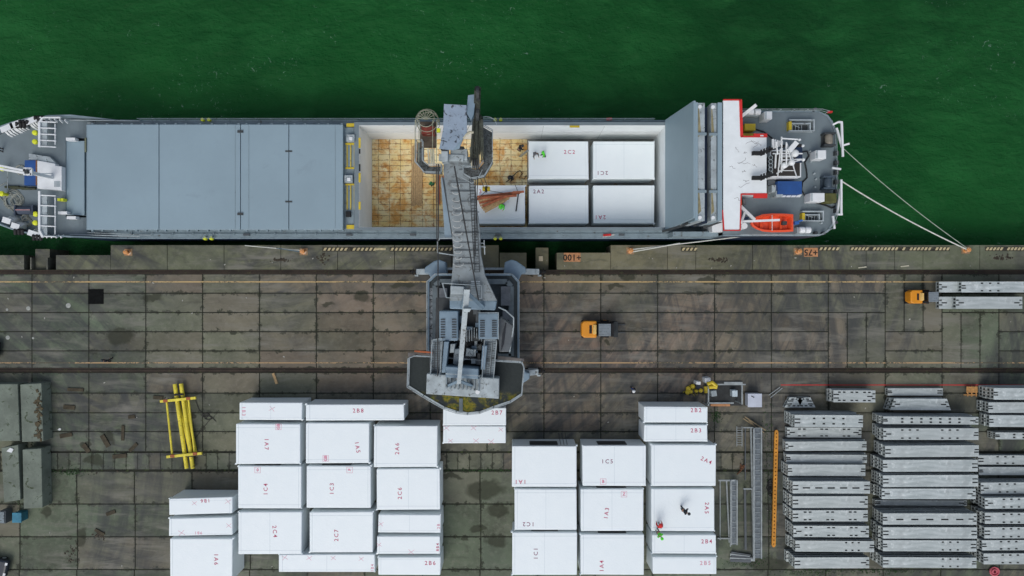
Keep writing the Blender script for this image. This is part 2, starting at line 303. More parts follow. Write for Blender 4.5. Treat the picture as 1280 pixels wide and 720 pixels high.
# ------------------------------------------------------------------ mesh builder
class MB:
    def __init__(s): s.v = []; s.f = []
    def add(s, vs, fs):
        o = len(s.v); s.v += [Vector(p) for p in vs]; s.f += [tuple(i + o for i in f) for f in fs]; return s
    def box(s, x0, y0, z0, x1, y1, z1):
        x0, x1 = sorted((x0, x1)); y0, y1 = sorted((y0, y1)); z0, z1 = sorted((z0, z1))
        return s.add([(x0,y0,z0),(x1,y0,z0),(x1,y1,z0),(x0,y1,z0),(x0,y0,z1),(x1,y0,z1),(x1,y1,z1),(x0,y1,z1)],
                     [(0,3,2,1),(4,5,6,7),(0,1,5,4),(1,2,6,5),(2,3,7,6),(3,0,4,7)])
    def prism(s, poly, z0, z1):
        n = len(poly)
        a = sum(poly[i][0] * poly[(i+1) % n][1] - poly[(i+1) % n][0] * poly[i][1] for i in range(n))
        if a < 0: poly = poly[::-1]
        vs = [(p[0], p[1], z0) for p in poly] + [(p[0], p[1], z1) for p in poly]
        fs = [tuple(range(n))[::-1], tuple(range(n, 2*n))] + [(i, (i+1) % n, n + (i+1) % n, n + i) for i in range(n)]
        return s.add(vs, fs)
    def frus(s, a, b):
        """hull between two quads (lists of 4 points)"""
        return s.add(list(a) + list(b), [(3,2,1,0),(4,5,6,7),(0,1,5,4),(1,2,6,5),(2,3,7,6),(3,0,4,7)])
    def bar(s, p, q, w, h=None):
        h = h or w; p = Vector(p); q = Vector(q); d = (q - p)
        if d.length < 1e-6: return s
        d.normalize(); up = Vector((0,0,1)) if abs(d.z) < .95 else Vector((0,1,0))
        sd = d.cross(up).normalized() * w / 2; u = sd.cross(d).normalized() * h / 2
        return s.frus([p-sd-u, p+sd-u, p+sd+u, p-sd+u], [q-sd-u, q+sd-u, q+sd+u, q-sd+u])
    def tube(s, pts, r, n=6, cap=True):
        pts = [Vector(p) for p in pts]; rs = r if isinstance(r, (list, tuple)) else [r] * len(pts)
        rings = []; prev = None
        for i, p in enumerate(pts):
            d = (pts[min(i+1, len(pts)-1)] - pts[max(i-1, 0)])
            if d.length < 1e-9: d = Vector((0,0,1))
            d.normalize()
            if prev is None: a = d.cross(Vector((0,0,1)) if abs(d.z) < .9 else Vector((1,0,0))).normalized()
            else: a = (prev - d * prev.dot(d)).normalized()
            prev = a; bb = d.cross(a)
            rings.append([p + (a * math.cos(t) + bb * math.sin(t)) * rs[i] for t in [2*math.pi*k/n for k in range(n)]])
        o = len(s.v); s.v += [q for rg in rings for q in rg]
        for i in range(len(pts) - 1):
            for k in range(n): s.f.append((o+i*n+k, o+i*n+(k+1)%n, o+(i+1)*n+(k+1)%n, o+(i+1)*n+k))
        if cap:
            s.f.append(tuple(o + k for k in range(n))[::-1]); s.f.append(tuple(o + (len(pts)-1)*n + k for k in range(n)))
        return s
    def cyl(s, c, r, z0, z1, n=16, r1=None):
        return s.tube([(c[0], c[1], z0), (c[0], c[1], z1)], [r, r if r1 is None else r1], n)
    def dome(s, c, r, n=14, m=4, hz=1.0):
        pts = []; rs = []
        for i in range(m + 1):
            t = i / m * math.pi / 2; pts.append((c[0], c[1], c[2] + math.sin(t) * r * hz)); rs.append(max(r * math.cos(t), .002))
        return s.tube(pts, rs, n)
    def plate(s, o, u, v, lu, lv, holes=()):
        """flat rectangular plate from o along u and v with rectangular through-holes (a0,b0,a1,b1)"""
        o = Vector(o); u = Vector(u); v = Vector(v)
        us = sorted({0, lu} | {min(max(x, 0), lu) for h in holes for x in (h[0], h[2])})
        vs = sorted({0, lv} | {min(max(x, 0), lv) for h in holes for x in (h[1], h[3])})
        for i in range(len(us) - 1):
            for j in range(len(vs) - 1):
                cu = (us[i] + us[i+1]) / 2; cv = (vs[j] + vs[j+1]) / 2
                if any(h[0] < cu < h[2] and h[1] < cv < h[3] for h in holes): continue
                s.add([o+u*us[i]+v*vs[j], o+u*us[i+1]+v*vs[j], o+u*us[i+1]+v*vs[j+1], o+u*us[i]+v*vs[j+1]], [(0,1,2,3)])
        return s
    def rot(s, c, ang, start=0):
        M = Matrix.Rotation(ang, 3, 'Z'); c = Vector(c)
        for i in range(start, len(s.v)): s.v[i] = c + M @ (s.v[i] - c)
        return s
    def build(s, name, m, parent=None, smooth=False, bevel=0):
        me = bpy.data.meshes.new(name)
        if parent is not None:
            org = Vector((0,0,0)); q = parent
            while q: org = org + q.location; q = q.parent
            loc = Vector((0,0,0))
        else:
            xs = [p.x for p in s.v]; ys = [p.y for p in s.v]; zs = [p.z for p in s.v]
            org = Vector(((min(xs)+max(xs))/2, (min(ys)+max(ys))/2, min(zs))); loc = org
        me.from_pydata([p - org for p in s.v], [], s.f); me.validate()
        me.materials.append(m)
        if smooth:
            for p in me.polygons: p.use_smooth = True
        o = bpy.data.objects.new(name, me); COL.objects.link(o); o.location = loc
        if parent is not None: o.parent = parent
        if bevel:
            bm_ = o.modifiers.new('Bevel', 'BEVEL'); bm_.width = bevel; bm_.segments = 2; bm_.limit_method = 'ANGLE'
        return o

def build_each(mb, name, m, parent, **kw):
    """every connected piece of the builder becomes a part of its own"""
    par = list(range(len(mb.v)))
    def find(i):
        while par[i] != i: par[i] = par[par[i]]; i = par[i]
        return i
    for f in mb.f:
        r0 = find(f[0])
        for i in f[1:]: par[find(i)] = r0
    groups = {}
    for f in mb.f: groups.setdefault(find(f[0]), []).append(f)
    out = []
    for fs in groups.values():
        idx = sorted({i for f in fs for i in f}); mp = {i: k for k, i in enumerate(idx)}
        q = MB(); q.v = [mb.v[i] for i in idx]; q.f = [tuple(mp[i] for i in f) for f in fs]
        out.append(q.build(name, m, parent, **kw))
    return out
def tag(o, label=None, cat=None, group=None, kind=None):
    if label: o['label'] = label
    if cat: o['category'] = cat
    if group: o['group'] = group
    if kind: o['kind'] = kind
    return o
def empty(name, loc, label, cat, group=None):
    o = bpy.data.objects.new(name, None); COL.objects.link(o); o.location = Vector(loc); o.empty_display_size = .3
    return tag(o, label, cat, group)
def text_part(txt, p, size, ang, m, parent, name='marking', spacing=1.35, bold=0.0):
    cu = bpy.data.curves.new('t', 'FONT'); cu.body = txt; cu.size = size; cu.align_x = 'CENTER'; cu.align_y = 'CENTER'
    cu.space_character = spacing; cu.offset = bold; cu.resolution_u = 2
    t = bpy.data.objects.new('t', cu); COL.objects.link(t)
    bpy.context.view_layer.update()
    me = bpy.data.meshes.new_from_object(t.evaluated_get(bpy.context.evaluated_depsgraph_get()))
    bpy.data.objects.remove(t); me.name = name
    org = Vector((0,0,0)); q = parent
    while q: org = org + q.location; q = q.parent
    M = Matrix.Translation(Vector(p) - org) @ Matrix.Rotation(ang, 4, 'Z')
    me.transform(M); me.materials.clear(); me.materials.append(m)
    o = bpy.data.objects.new(name, me); COL.objects.link(o); o.parent = parent
    return o
def sag(p, q, d, n=14):
    p = Vector(p); q = Vector(q); return [p.lerp(q, i/n) - Vector((0,0,d*4*(i/n)*(1-i/n))) for i in range(n+1)]
def poly_px(pts, z): return [tuple(at(x, y, z))[:2] for x, y in pts]

# ------------------------------------------------------------------ setting: water, ground, slabs
QY = at(0, 337).y          # south side of the coping
EDGE = at(0, 306.5).y      # quay edge
WZ = -3.6
w = MB().add([(-400,QY-1,WZ),(400,QY-1,WZ),(400,500,WZ),(-400,500,WZ)], [(0,1,2,3)]).build('water', water_m); tag(w, kind='structure')
g = MB(); g.box(-400, -400, -6, 400, QY, -.03); tag(g.build('ground', jointm), kind='structure')

slabs = MB(); tints = []; boxes = []
def slab(px0, py0, px1, py1, gap=.045, top=0.0):
    a = at(px0, py0); b_ = at(px1, py1); n0 = len(slabs.f)
    z = top + random.uniform(-.006, .004)
    slabs.box(a.x + gap, b_.y + gap, -.10, b_.x - gap, a.y - gap, z); boxes.extend([(a.x + gap, b_.y + gap, b_.x - a.x - 2*gap, a.y - b_.y - 2*gap)] * 6)
    t = (random.random(), random.random(), random.random())
    tints.extend([t] * (len(slabs.f) - n0))
rows = [(342.5,366.5),(366.5,390.7),(390.7,414.6),(414.6,438.6),(438.6,460.3)]
xs_up = [40 + 71.1 * k - 71.1 * 6 for k in range(-4, 32)]
for (y0, y1) in rows:
    for i in range(len(xs_up) - 1):
        x0, x1 = xs_up[i], xs_up[i+1]
        ri = rows.index((y0, y1)); kx = round((x0 - 1035) / 71.1)
        if kx == 0 and ri >= 2 or kx == 1 and ri <= 2 or kx == 2 and ri >= 2:      # panels laid the other way round
            if ri in (0, 2):
                yb2 = 414.6 if ri == 0 else (460.3 if kx in (0, 2) else y1)
                if kx == 1 and ri == 2: continue
                for q in range(3): slab(x0 + (x1-x0)*q/3, y0, x0 + (x1-x0)*(q+1)/3, yb2)
            continue
        slab(x0, y0, x1, y1)
for (y0, y1) in [(465.7,491.4),(491.4,516),(516,539.5),(539.5,564.5)]:
    for i in range(len(xs_up) - 1): slab(xs_up[i], y0, xs_up[i+1], y1)
x = -400
while x < 1750: slab(x, 566, x + 14.3, 587, .025); x += 14.3
yy = 589
for k in range(12):
    for i in range(-6, 26):
        x0 = 97 + 72 * i - (0 if k % 3 else 1)
        slab(x0, yy, x0 + 72, yy + 41, .05)
    yy += 41
so = slabs.build('paving', slabm); tag(so, kind='structure')
eb = so.data.color_attributes.new('edge', 'FLOAT_COLOR', 'CORNER'); uvl = so.data.uv_layers.new(name='slab')
for p in so.data.polygons:
    bx0, by0, bw_, bh_ = boxes[p.index]
    for li in p.loop_indices:
        co_ = so.data.vertices[so.data.loops[li].vertex_index].co + so.location
        eb.data[li].color = (bw_, bh_, 0, 1); uvl.data[li].uv = (co_.x - bx0, co_.y - by0)
ca = so.data.color_attributes.new('tint', 'FLOAT_COLOR', 'CORNER')
for p in so.data.polygons:
    t = tints[p.index]
    for li in p.loop_indices: ca.data[li].color = (*t, 1)

cop = MB()
def cbox(x0, y0, x1, y1, z1=0.0):
    a = at(x0, y0); b_ = at(x1, y1); cop.box(a.x, b_.y + .01, -6, b_.x, a.y, z1)
cbox(-600, 319, 30, 337); cbox(40, 311, 58, 337, -.5); cbox(58.4, 322, 60, 337, .05); cbox(38.2, 322, 39.6, 337, .05); cbox(70, 319, 138, 337)
x = 138.4; k = 0
while x < 590:
    nx = min(x + 71, 624); cbox(x, 306.5, nx - .7, 337, random.uniform(-.012, .008)); x = nx
cbox(590, 306.5, 624, 337, .004) if x < 590 else None
cbox(624.6, 316, 658, 337, .0); cbox(670, 309, 686, 337, -.9); cbox(696, 316, 763, 337, .006)
x = 763.5
while x < 1900:
    nx = x + 71 * random.choice((1, .5, 1)); cbox(x, 306.5, nx - .6, 337, random.uniform(-.012, .008)); x = nx
tag(cop.build('quay_coping', copem), kind='structure')

rl = MB()
for py, (za, zb) in ((340, (337.2, 342.4)), (463.0, (460.6, 465.4))):
    c = at(0, py).y
    rl.box(-200, c - .04, -.03, 200, c + .04, .02)
    for s_ in (-1, 1): rl.box(-200, c + s_*.15 - .03, -.03, 200, c + s_*.15 + .03, -.005)
    if py == 463: rl.box(-200, c + .19, -.03, 200, c + .215, .004)
tag(rl.build('crane_rails', railm), kind='structure')
ln = MB()
def strip(m_, x0, y, x1, w_, dz=.008):
    a = at(x0, y); b_ = at(x1, y); m_.add([(a.x, a.y - w_/2, dz), (b_.x, a.y - w_/2, dz), (b_.x, a.y + w_/2, dz), (a.x, a.y + w_/2, dz)], [(0,1,2,3)])
strip(ln, -700, 352.3, 1900, .14); tag(ln.build('yellow_line', line_m), kind='structure')
ln = MB(); strip(ln, -700, 453.5, 1900, .13); tag(ln.build('worn_line', lineo_m), kind='structure')
ln = MB(); strip(ln, 976, 481.2, 1700, .09, .012); tag(ln.build('red_boundary_line', redline), kind='structure')
# hazard dashes on the edge of the coping
hz = MB(); hb9 = MB()
def dashes(x0, x1, y, st=5.2):
    x = x0; a = at(x0-1, y); b_ = at(x1+1, y); hb9.add([(a.x,a.y-.24,.008),(b_.x,a.y-.24,.008),(b_.x,a.y+.24,.008),(a.x,a.y+.24,.008)],[(0,1,2,3)])
    while x < x1:
        if random.random() < .9:
            a = at(x, y); l = .24; hgt = .15
            hz.add([(a.x, a.y-hgt, .012), (a.x+l, a.y-hgt, .012), (a.x+l+.16, a.y+hgt, .012), (a.x+.16, a.y+hgt, .012)], [(0,1,2,3)])
        x += st
dashes(404, 468, 311.5); dashes(488, 586, 311.5); dashes(1024, 1048, 311); dashes(1063, 1186, 311, 4.6); dashes(1232, 1500, 311, 4.4); dashes(852, 870, 311.5, 5)
a = at(470, 312.6); b_ = at(482, 310); hz.add([(a.x,a.y,.012),(b_.x,a.y,.012),(b_.x,b_.y,.012),(a.x,b_.y,.012)], [(0,1,2,3)])
tag(hz.build('edge_stripes', hazyel), kind='structure'); tag(hb9.build('edge_stripe_ground', mt('stripe_black', (.045,.042,.030), .85, var=.5, sc=2, dirt=(.12,.11,.07), dthr=.58)), kind='structure')

# ------------------------------------------------------------------ cargo ship
SY = 11.15; HB = 6.1
ship = empty('cargo_ship', (0, SY, WZ), 'long grey and navy cargo ship moored along the quay with its hold open', 'ship')
st = [(-57.0,.05,4.5,1.9),(-56.0,1.6,4.45,1.75),(-54.6,2.95,4.4,1.5),(-53.0,3.95,4.35,1.2),(-51.3,4.75,4.3,.9),(-49.7,5.35,4.25,.6),(-48,5.8,4.2,.4),(-46,6.03,4.2,.2),
      (-43.9,HB,4.1,0),(-42.2,HB,3.1,0),(-40.5,HB,2.1,0),(-38,HB,1.9,0),(-20,HB,1.9,0),(0,HB,1.9,0),(18,HB,1.9,0),(20.5,HB,1.9,0),(20.6,HB,5.5,0),(26,HB,5.5,0),(29.9,HB,5.5,0),
      (30.8,5.7,5.5,.1),(31.3,5.0,5.5,.3),(31.6,3.9,5.5,.5),(31.7,0.05,5.5,.6)]
def hullring(zf, k):
    pts = []
    for (x, hb, zt, fl) in st:
        xx = x + (fl * k if x < 0 else -fl * k)
        hh = max(hb * (1 - (.16 if x < -45 else .02) * k), .02)
        pts.append((xx, hh, zf(zt)))
    return [Vector((x, SY + h, z)) for x, h, z in pts] + [Vector((x, SY - h, z)) for x, h, z in pts[::-1]]
hm = MB()
rings = [hullring(lambda z: z, 0), hullring(lambda z: min(z, 1.0), .25), hullring(lambda z: -2.4, .7), hullring(lambda z: -5.0, 1.0)]
n = len(rings[0]); o = 0
for r_ in rings: hm.v += r_
for i in range(len(rings) - 1):
    for k in range(n): hm.f.append((i*n+k, i*n+(k+1) % n, (i+1)*n+(k+1) % n, (i+1)*n+k))
hull = hm.build('hull', navy, ship)
bw = MB()                                   # bulwark: inner skin and capping
inner = []
for (x, hb, zt, fl) in st:
    inner.append((x + (.12 if x < -50 else (-.12 if x > 30.5 else 0)), max(hb - .13, .02), zt))
dk = lambda x: 3.2 if x < -44.9 else (1.2 if x < 20.55 else 5.45)
for sgn in (1, -1):
    for i in range(len(st) - 1):
        x0, h0, z0 = inner[i]; x1, h1, z1 = inner[i+1]; X0, H0, Z0 = st[i][:3]; X1, H1, Z1 = st[i+1][:3]
        d = min(dk(x0), dk(x1))
        bw.add([(x0, SY+sgn*h0, d-.1), (x1, SY+sgn*h1, d-.1), (x1, SY+sgn*h1, z1), (x0, SY+sgn*h0, z0)], [(0,1,2,3)])
        bw.add([(x0, SY+sgn*h0, z0+.01), (x1, SY+sgn*h1, z1+.01), (X1, SY+sgn*H1, Z1+.01), (X0, SY+sgn*H0, Z0+.01)], [(0,1,2,3)])
bw.build('bulwark', sidegrey, ship)
# forecastle, main and poop decks
fd = [(x + .1, h - .05) for (x, h, z) in inner if x <= -45.9]
poly = [(x, SY + h) for x, h in fd] + [(-45.0, SY + 5.85), (-45.0, SY - 5.85)] + [(x, SY - h) for x, h in fd[::-1]]
MB().prism(poly, 3.0, 3.2).build('forecastle_deck', shipgrey, ship)
HX0 = at(449, 0, 3).x; HX1 = at(833, 0, 3).x; HY1 = at(0, 157, 3).y; HY0 = at(0, 284, 3).y
md = MB()
md.box(-45.0, SY - HB + .13, 1.0, 20.5, HY0 - .1, 1.86); md.box(-45.0, HY1 + .1, 1.0, 20.5, SY + HB - .13, 1.86)
md.box(-45.0, HY0 - .1, 1.0, HX0 - .1, HY1 + .1, 1.2); md.box(HX1 + .1, HY0 - .1, 1.0, 20.5, HY1 + .1, 1.2)
md.build('main_deck', sidegrey, ship)
pd = [(20.6, SY+HB-.14), (29.9, SY+HB-.14), (30.7, SY+5.6), (31.15, SY+4.95), (31.45, SY+3.85), (31.55, SY), (31.45, SY-3.85), (31.15, SY-4.95), (30.7, SY-5.6), (29.9, SY-HB+.14), (20.6, SY-HB+.14)]
MB().prism(pd, 5.2, 5.46).build('poop_deck', shipgrey, ship)
# hold
FZ = -3.3
hw = MB()
hw.box(HX0 - .22, HY0 - .2, FZ, HX0, HY1 + .2, 3.0); hw.box(HX1, HY0 - .2, FZ, HX1 + .22, HY1 + .2, 3.0)
hw.box(HX0, HY1, FZ, HX1, HY1 + .2, 3.0); hw.box(HX0, HY0 - .2, FZ, HX1, HY0, 3.0)
hw.build('hold_wall', holdwhite, ship)
XR = at(659, 0, FZ).x
MB().box(XR + .02, HY0 + .01, FZ - .15, HX1 - .01, HY1 - .01, FZ - .02).build('hold_floor', mt('tanktop_grey', (.30,.31,.29), .7, var=.3, sc=.5, dirt=(.22,.15,.07), dthr=.62), ship)
fl_ = MB(); fl_.box(HX0 + .01, HY0 + .01, FZ - .15, XR, HY1 - .01, FZ - .02)
fl_.build('hold_floor', holdfloor, ship)
cm = MB()
for (x0, y0, x1, y1) in ((HX0-.5, HY1+.03, HX1+.3, HY1+.34), (HX0-.5, HY0-.34, HX1+.3, HY0-.03), (HX0-.5, HY0-.34, HX0-.02, HY1+.34), (HX1+.02, HY0-.34, HX1+.4, HY1+.34)):
    cm.box(x0, y0, 2.86 if x1 - x0 > 2 else 2.84, x1, y1, 3.06 if x1 - x0 > 2 else 3.04)
x = HX0
while x < HX1:
    for yv, sg in ((HY1 + .2, 1), (HY0 - .2, -1)): cm.bar((x, yv + sg*.06, 1.2), (x, yv + sg*.06, 2.9), .06, .12)
    x += 1.6
cm.build('hatch_coaming', shipgrey, ship)
# seams of the hold wall
sm_ = MB()
for k in range(1, 5):
    xx = HX0 + k * (HX1 - HX0) / 5; sm_.box(xx - .02, HY1 - .02, FZ, xx + .02, HY1 - .002, 2.9)
sm_.box(HX0 + .1, HY1 - .03, .2, HX1 - .1, HY1 - .003, .26)
for (px_, py_) in ((831, 160), (451, 160)):
    pass
sm_.build('wall_seam', mt('seam_grey', (.55,.57,.57)), ship)
# ---- closed hatch covers
CZ = 3.45
def hx(px): return at(px, 0, CZ).x
cy0 = at(0, 287, CZ).y; cy1 = at(0, 155.5, CZ).y
cuts = [107.5, 198.7, 300.6, 361, 429]
for i in range(4):
    c_ = MB(); x0 = hx(cuts[i]) + .03; x1 = hx(cuts[i+1]) - .03
    c_.box(x0, cy0, 2.75, x1, cy1, CZ)
    hc = c_.build('hatch_cover', hatchgrey, ship, bevel=.04)
    e_ = MB()
    for ys in (cy0, cy1):
        sg = 1 if ys == cy1 else -1
        xx = x0 + .5
        while xx < x1:
            e_.box(xx - .10, ys + sg*.003, 3.0, xx + .10, ys + sg*.16, 3.3); xx += random.uniform(.9, 1.5)
    build_each(e_, 'cleat', sidegrey, hc)
ch = MB(); ch.box(-42.2 + 2.0, cy0 + .15, 1.2, HX0 - .6, cy1 - .15, 2.74); ch.build('closed_coaming', sidegrey, ship)
hg = MB()
for py_ in (164.5, 267.5):
    p = at(300.6, py_, CZ); hg.box(p.x - .28, p.y - .12, CZ + .004, p.x + .28, p.y + .12, CZ + .10)
for py_, px_ in ((189, 361), (252, 361)):
    p = at(px_, py_, CZ); hg.box(p.x - .35, p.y - .08, CZ + .004, p.x + .35, p.y + .08, CZ + .03)
build_each(hg, 'hinge', darksteel, ship)
rb = MB()
for px_ in (107.5 + .8, 294, 311, 419):
    xx = hx(px_); rb.box(xx - .02, cy0 + .1, CZ - .01, xx + .02, cy1 - .1, CZ + .025)
build_each(rb, 'cover_rib', sidegrey, ship)
# forward hatch / breakwater cover
p0 = at(75, 176, 3.1); p1 = at(105.5, 269, 3.1)
MB().box(p0.x, p1.y, 1.9, p1.x, p0.y, 3.1).build('forward_cover', hatchgrey, ship, bevel=.03)
MB().box(p1.x + .03, cy0 + .4, 1.2, hx(107.5) - .1, cy1 - .4, 2.0).build('cross_gap', darksteel, ship)
# sloping side deck walls at the break of the forecastle
for sg in (1, -1):
    bk = MB(); L_ = []
    for q in range(9):
        t = q / 8 * math.pi / 2
        L_.append((-45.0 + 2.2 * math.sin(t), 3.2 - 1.1 * (1 - math.cos(t))))
    for q in range(8):
        (xa, za), (xb_, zb_) = L_[q], L_[q+1]
        bk.add([(xa, SY+sg*4.0, za), (xb_, SY+sg*4.0, zb_), (xb_, SY+sg*5.9, zb_), (xa, SY+sg*5.9, za)], [(0,1,2,3)])
    bk.box(-45.0, SY+sg*3.95, 1.2, -42.8, SY+sg*4.0, 2.1); bk.box(-42.85, SY+sg*4.0, 1.2, -42.8, SY+sg*5.9, 2.1)
    bk.build('breakwater', shipgrey, ship)
    b9 = MB(); b9.frus([(-42.8, SY+sg*4.6, 1.2), (-42.8, SY+sg*5.5, 1.2), (-42.8, SY+sg*5.5, 2.6), (-42.8, SY+sg*4.6, 2.6)], [(-39, SY+sg*5.2, 1.2), (-39, SY+sg*5.5, 1.2), (-39, SY+sg*5.5, 1.9), (-39, SY+sg*5.2, 1.9)])
    b9.build('wing_brace', sidegrey, ship)
    ww = MB(); ww.bar((-44.5, SY+sg*5.75, 3.3), (-38, SY+sg*5.9, 2.3), .09); ww.bar((-43.0, SY+sg*5.55, 2.9), (-37, SY+sg*5.75, 2.0), .07)
    ww.build('sloping_rail', cranelight, ship)
# side-deck gear: pipes, rails, stanchions
for sg in (1, -1):
    pp_ = MB(); ye = SY + sg * (HB - .06)
    for zz in (2.45, 2.85): pp_.tube([(-38, ye, zz), (14.5, ye, zz)], .022, 5)
    x = -38
    while x < 14.5: pp_.tube([(x, ye, 1.9), (x, ye, 2.88)], .025, 5); x += 1.5
    pp_.build('railing', sidegrey, ship)
    q_ = MB(); yd = SY + sg * 5.6
    q_.tube([(-38, yd, 2.0), (16, yd, 2.0)], .05, 6)
    x = -39
    while x < 16:
        q_.box(x - .05, yd - .1, 1.86, x + .05, yd + .1, 2.06); x += 2.1
    q_.build('deck_pipe', sidegrey, ship)
    bx_ = MB()
    for k in range(5):
        xx = random.uniform(-37, 14); bx_.box(xx, yd - .18, 1.8, xx + random.uniform(.2, .7), yd + .02, 1.9 + random.uniform(.1, .4))
    build_each(bx_, 'deck_locker', ductgrey, ship)
dots = [(254,151),(262,151),(619,149.5),(626,149.5),(257,299),(265,299),(619,295.5),(626,295.5)]
for (px_, py_) in dots:
    p = at(px_, py_, 2.0); yy_ = SY + (HB - .02 if p.y > SY else -HB + .02)
    MB().cyl((p.x, yy_), .17, 1.9, 2.25, 12).build('yellow_cap', brightyel, ship)
for (px_, py_, l) in ((436,298,.9),(488,297.5,.7),(440,300,.8)):
    pass
fm = MB()
for px_ in (760, 764, 757):
    p = at(px_, 295, 1.9); fm.tube([(p.x-.3, 5.35 + random.uniform(-.1,.1), 2.0), (p.x+.3, 5.5, 2.1)], .09, 7)
fm.build('fender_rope', cablegrey, ship)
MB().tube([at(758,149,2.1), at(765,148.6,2.2)], .13, 7).build('lifebuoy', redcloth, ship)
MB().tube([at(754,294,2.1), at(764,293.2,2.2)], .12, 7).build('lifebuoy', redcloth, ship)
yb = MB(); p = at(712, 158.5, 3.1); yb.box(p.x, p.y - .08, 3.062, p.x + 1.0, p.y + .1, 3.2); yb.build('yellow_tool_case', yellow, ship)
# crossing between the closed covers and the open hold
cx0 = at(431, 0, 3).x; cx1 = at(447, 0, 3).x
cr = MB(); cr.box(cx0 + .05, HY0 - .25, 1.2, cx1 + .1, HY1 + .25, 2.6); cr.build('cross_deck', sidegrey, ship)
def pbox(name, m, px0, py0, px1, py1, z0, z1, parent=ship, bevel=.02):
    a = at(px0, py0, z1); b_ = at(px1, py1, z1); return MB().box(a.x, b_.y, z0, b_.x, a.y, z1).build(name, m, parent, bevel=bevel)
pbox('yellow_stairs', yellow, 433, 154, 444, 158, 2.6, 2.9); 
for (y0, y1) in ((178.5,181),(209,211),(229.5,231.5)): pbox('yellow_beam', yellow, 431.5, y0, 446.5, y1, 2.6, 2.85)
for (y0, y1) in ((181,209),(231.5,262)):
    lr = MB()
    for xx in (434, 438.5, 443): 
        a = at(xx, y0, 2.8); b_ = at(xx, y1, 2.8); lr.bar(a, b_, .09)
    lr.build('yellow_ladder', yellow, ship)
pbox('platform_grate', mt('pale_green_plate', (.24,.26,.17)), 435, 181.5, 443, 208, 2.6, 2.66); pbox('platform_grate', MATS['pale_green_plate'], 435, 232, 443, 261, 2.6, 2.66)
for (xx, yy_) in ((438,172.5),(435.5,223.5)):
    b_ = pbox('vent_box', cranelight, xx-5, yy_-4.5, xx+5, yy_+4.5, 2.6, 3.3); pbox('vent_lid', white, xx-1.5, yy_-1.5, xx+2.5, yy_+2.5, 3.304, 3.45, b_)
pbox('black_box', black, 432, 264, 438, 271, 2.6, 3.1)
for (y0, y1) in ((172,185),(216,228),(252,262)): pbox('yellow_coaming_mark', yellow, 448.2, y0, 450.8, y1, 3.05, 3.09)
for (y0, y1) in ((205,214),(186,192)): pbox('coaming_cleat', black, 448.6, y0, 450.4, y1, 3.05, 3.14)
pbox('yellow_stairs', yellow, 433, 281, 446, 286, 2.6, 2.9)
# ---- folded hatch covers standing on end
tanm = mt('seal_tan', (.27,.24,.13), var=.4, sc=2)
for (xa, xb, m_, zt_) in ((16.86, 17.12, hatchgrey, 9.2), (17.16, 17.80, cranelight, 9.0), (18.40, 18.92, cranelight, 8.9), (18.96, 19.36, hatchgrey, 9.15)):
    yA, yB = 6.2, 17.1
    c_ = MB(); c_.box(xa, yA, 3.3, xb, yB, zt_); fo = c_.build('folded_hatch_cover', m_, ship, bevel=.03)
    if m_ is cranelight:
        for (ya, yb3) in ((yA + .6, yA + 3.0), (yB - 3.2, yB - .5)):
            e_ = MB(); e_.add([(xa + .02, ya, zt_ + .02), (xa + .30, ya + .3, zt_ + .02), (xa + .10, yb3, zt_ + .02), (xa + .02, yb3, zt_ + .02)], [(0,1,2,3)]); e_.build('rubber_seal', tanm, fo)
        for yq in (8.9, 14.2): MB().box(xa - .2, yq - .12, zt_ - .1, xb + .12, yq + .12, zt_ + .16).build('hinge', sidegrey, fo)
        for yq in (yA + .3, yB - .4):
            e_ = MB(); e_.tube([(xa + .15, yq, zt_ - .1), (xa + .15, yq, zt_ + .18)], .17, 12); e_.build('guide_roller', white, fo)
MB().box(17.85, 6.1, 3.2, 18.35, 17.0, 7.8).build('dark_gap_fill', navy, ship)  # navy block painted in as the dark of the gap between covers
lp = MB(); lp.frus([(15.45, 5.85, 3.15), (15.65, 5.85, 3.15), (15.65, 16.95, 3.15), (15.45, 16.95, 3.15)], [(16.72, 6.45, 9.15), (16.92, 6.45, 9.15), (16.92, 17.25, 9.15), (16.72, 17.25, 9.15)])
lpo = lp.build('leaning_hatch_cover', hatchgrey, ship)
# lifting arms beside the folded covers
la = MB()
for (a0, a1, w_) in (((829,289,3.2),(851,283,5.5),.22), ((851,283,5.5),(871,274,7.5),.2), ((868,282,5.5),(899,270,8),.25), ((880,284,4.5),(905,275,6),.3)):
    la.bar(at(*a0), at(*a1), w_, .3)
la.build('cover_lifting_arm', darksteel, ship)
ps = MB()
for k in range(6): 
    p = at(842 + 9*k, 284 - 2*k, 4 + .6*k); ps.box(p.x-.15, p.y-.1, p.z-.2, p.x+.15, p.y+.1, p.z+.2)
build_each(ps, 'hydraulic_joint', cranelight, ship)
MB().box(16.0, 5.12, 1.2, 20.5, 5.6, 4.2).build('side_wall', sidegrey, ship)
# ---- accommodation block
AX0, AX1 = 19.55, 21.1
acc = MB(); acc.box(19.6, 5.5, 1.2, 21.9, 16.9, 5.2); acc.box(22.0, 5.3, 1.0, 30.2, 16.9, 5.19)
acc.build('accommodation_wall', white, ship)
wh = MB(); wh.box(19.75, 8.85, 5.46, 23.4, 13.75, 8.8); wh.box(19.75, 6.4, 5.46, 20.9, 16.3, 8.79)
who = wh.build('wheelhouse_wall', white, ship)
wn = MB()
for k in range(8):
    y_ = 9.0 + k * .6; wn.box(23.4, y_, 7.3, 23.43, y_ + .45, 8.3)
for k in range(11):
    y_ = 6.6 + k*.87; wn.box(19.72, y_, 7.3, 19.75, y_ + .6, 8.3)
wn.build('window', glass, who)
rf = MB(); rpoly = [(19.55,17.3),(21.02,17.3),(21.1,14.0),(23.5,13.9),(23.5,8.75),(21.1,8.7),(21.0,5.35),(19.55,5.35),(19.1,6.4),(19.1,6.5),(19.5,7.0)]
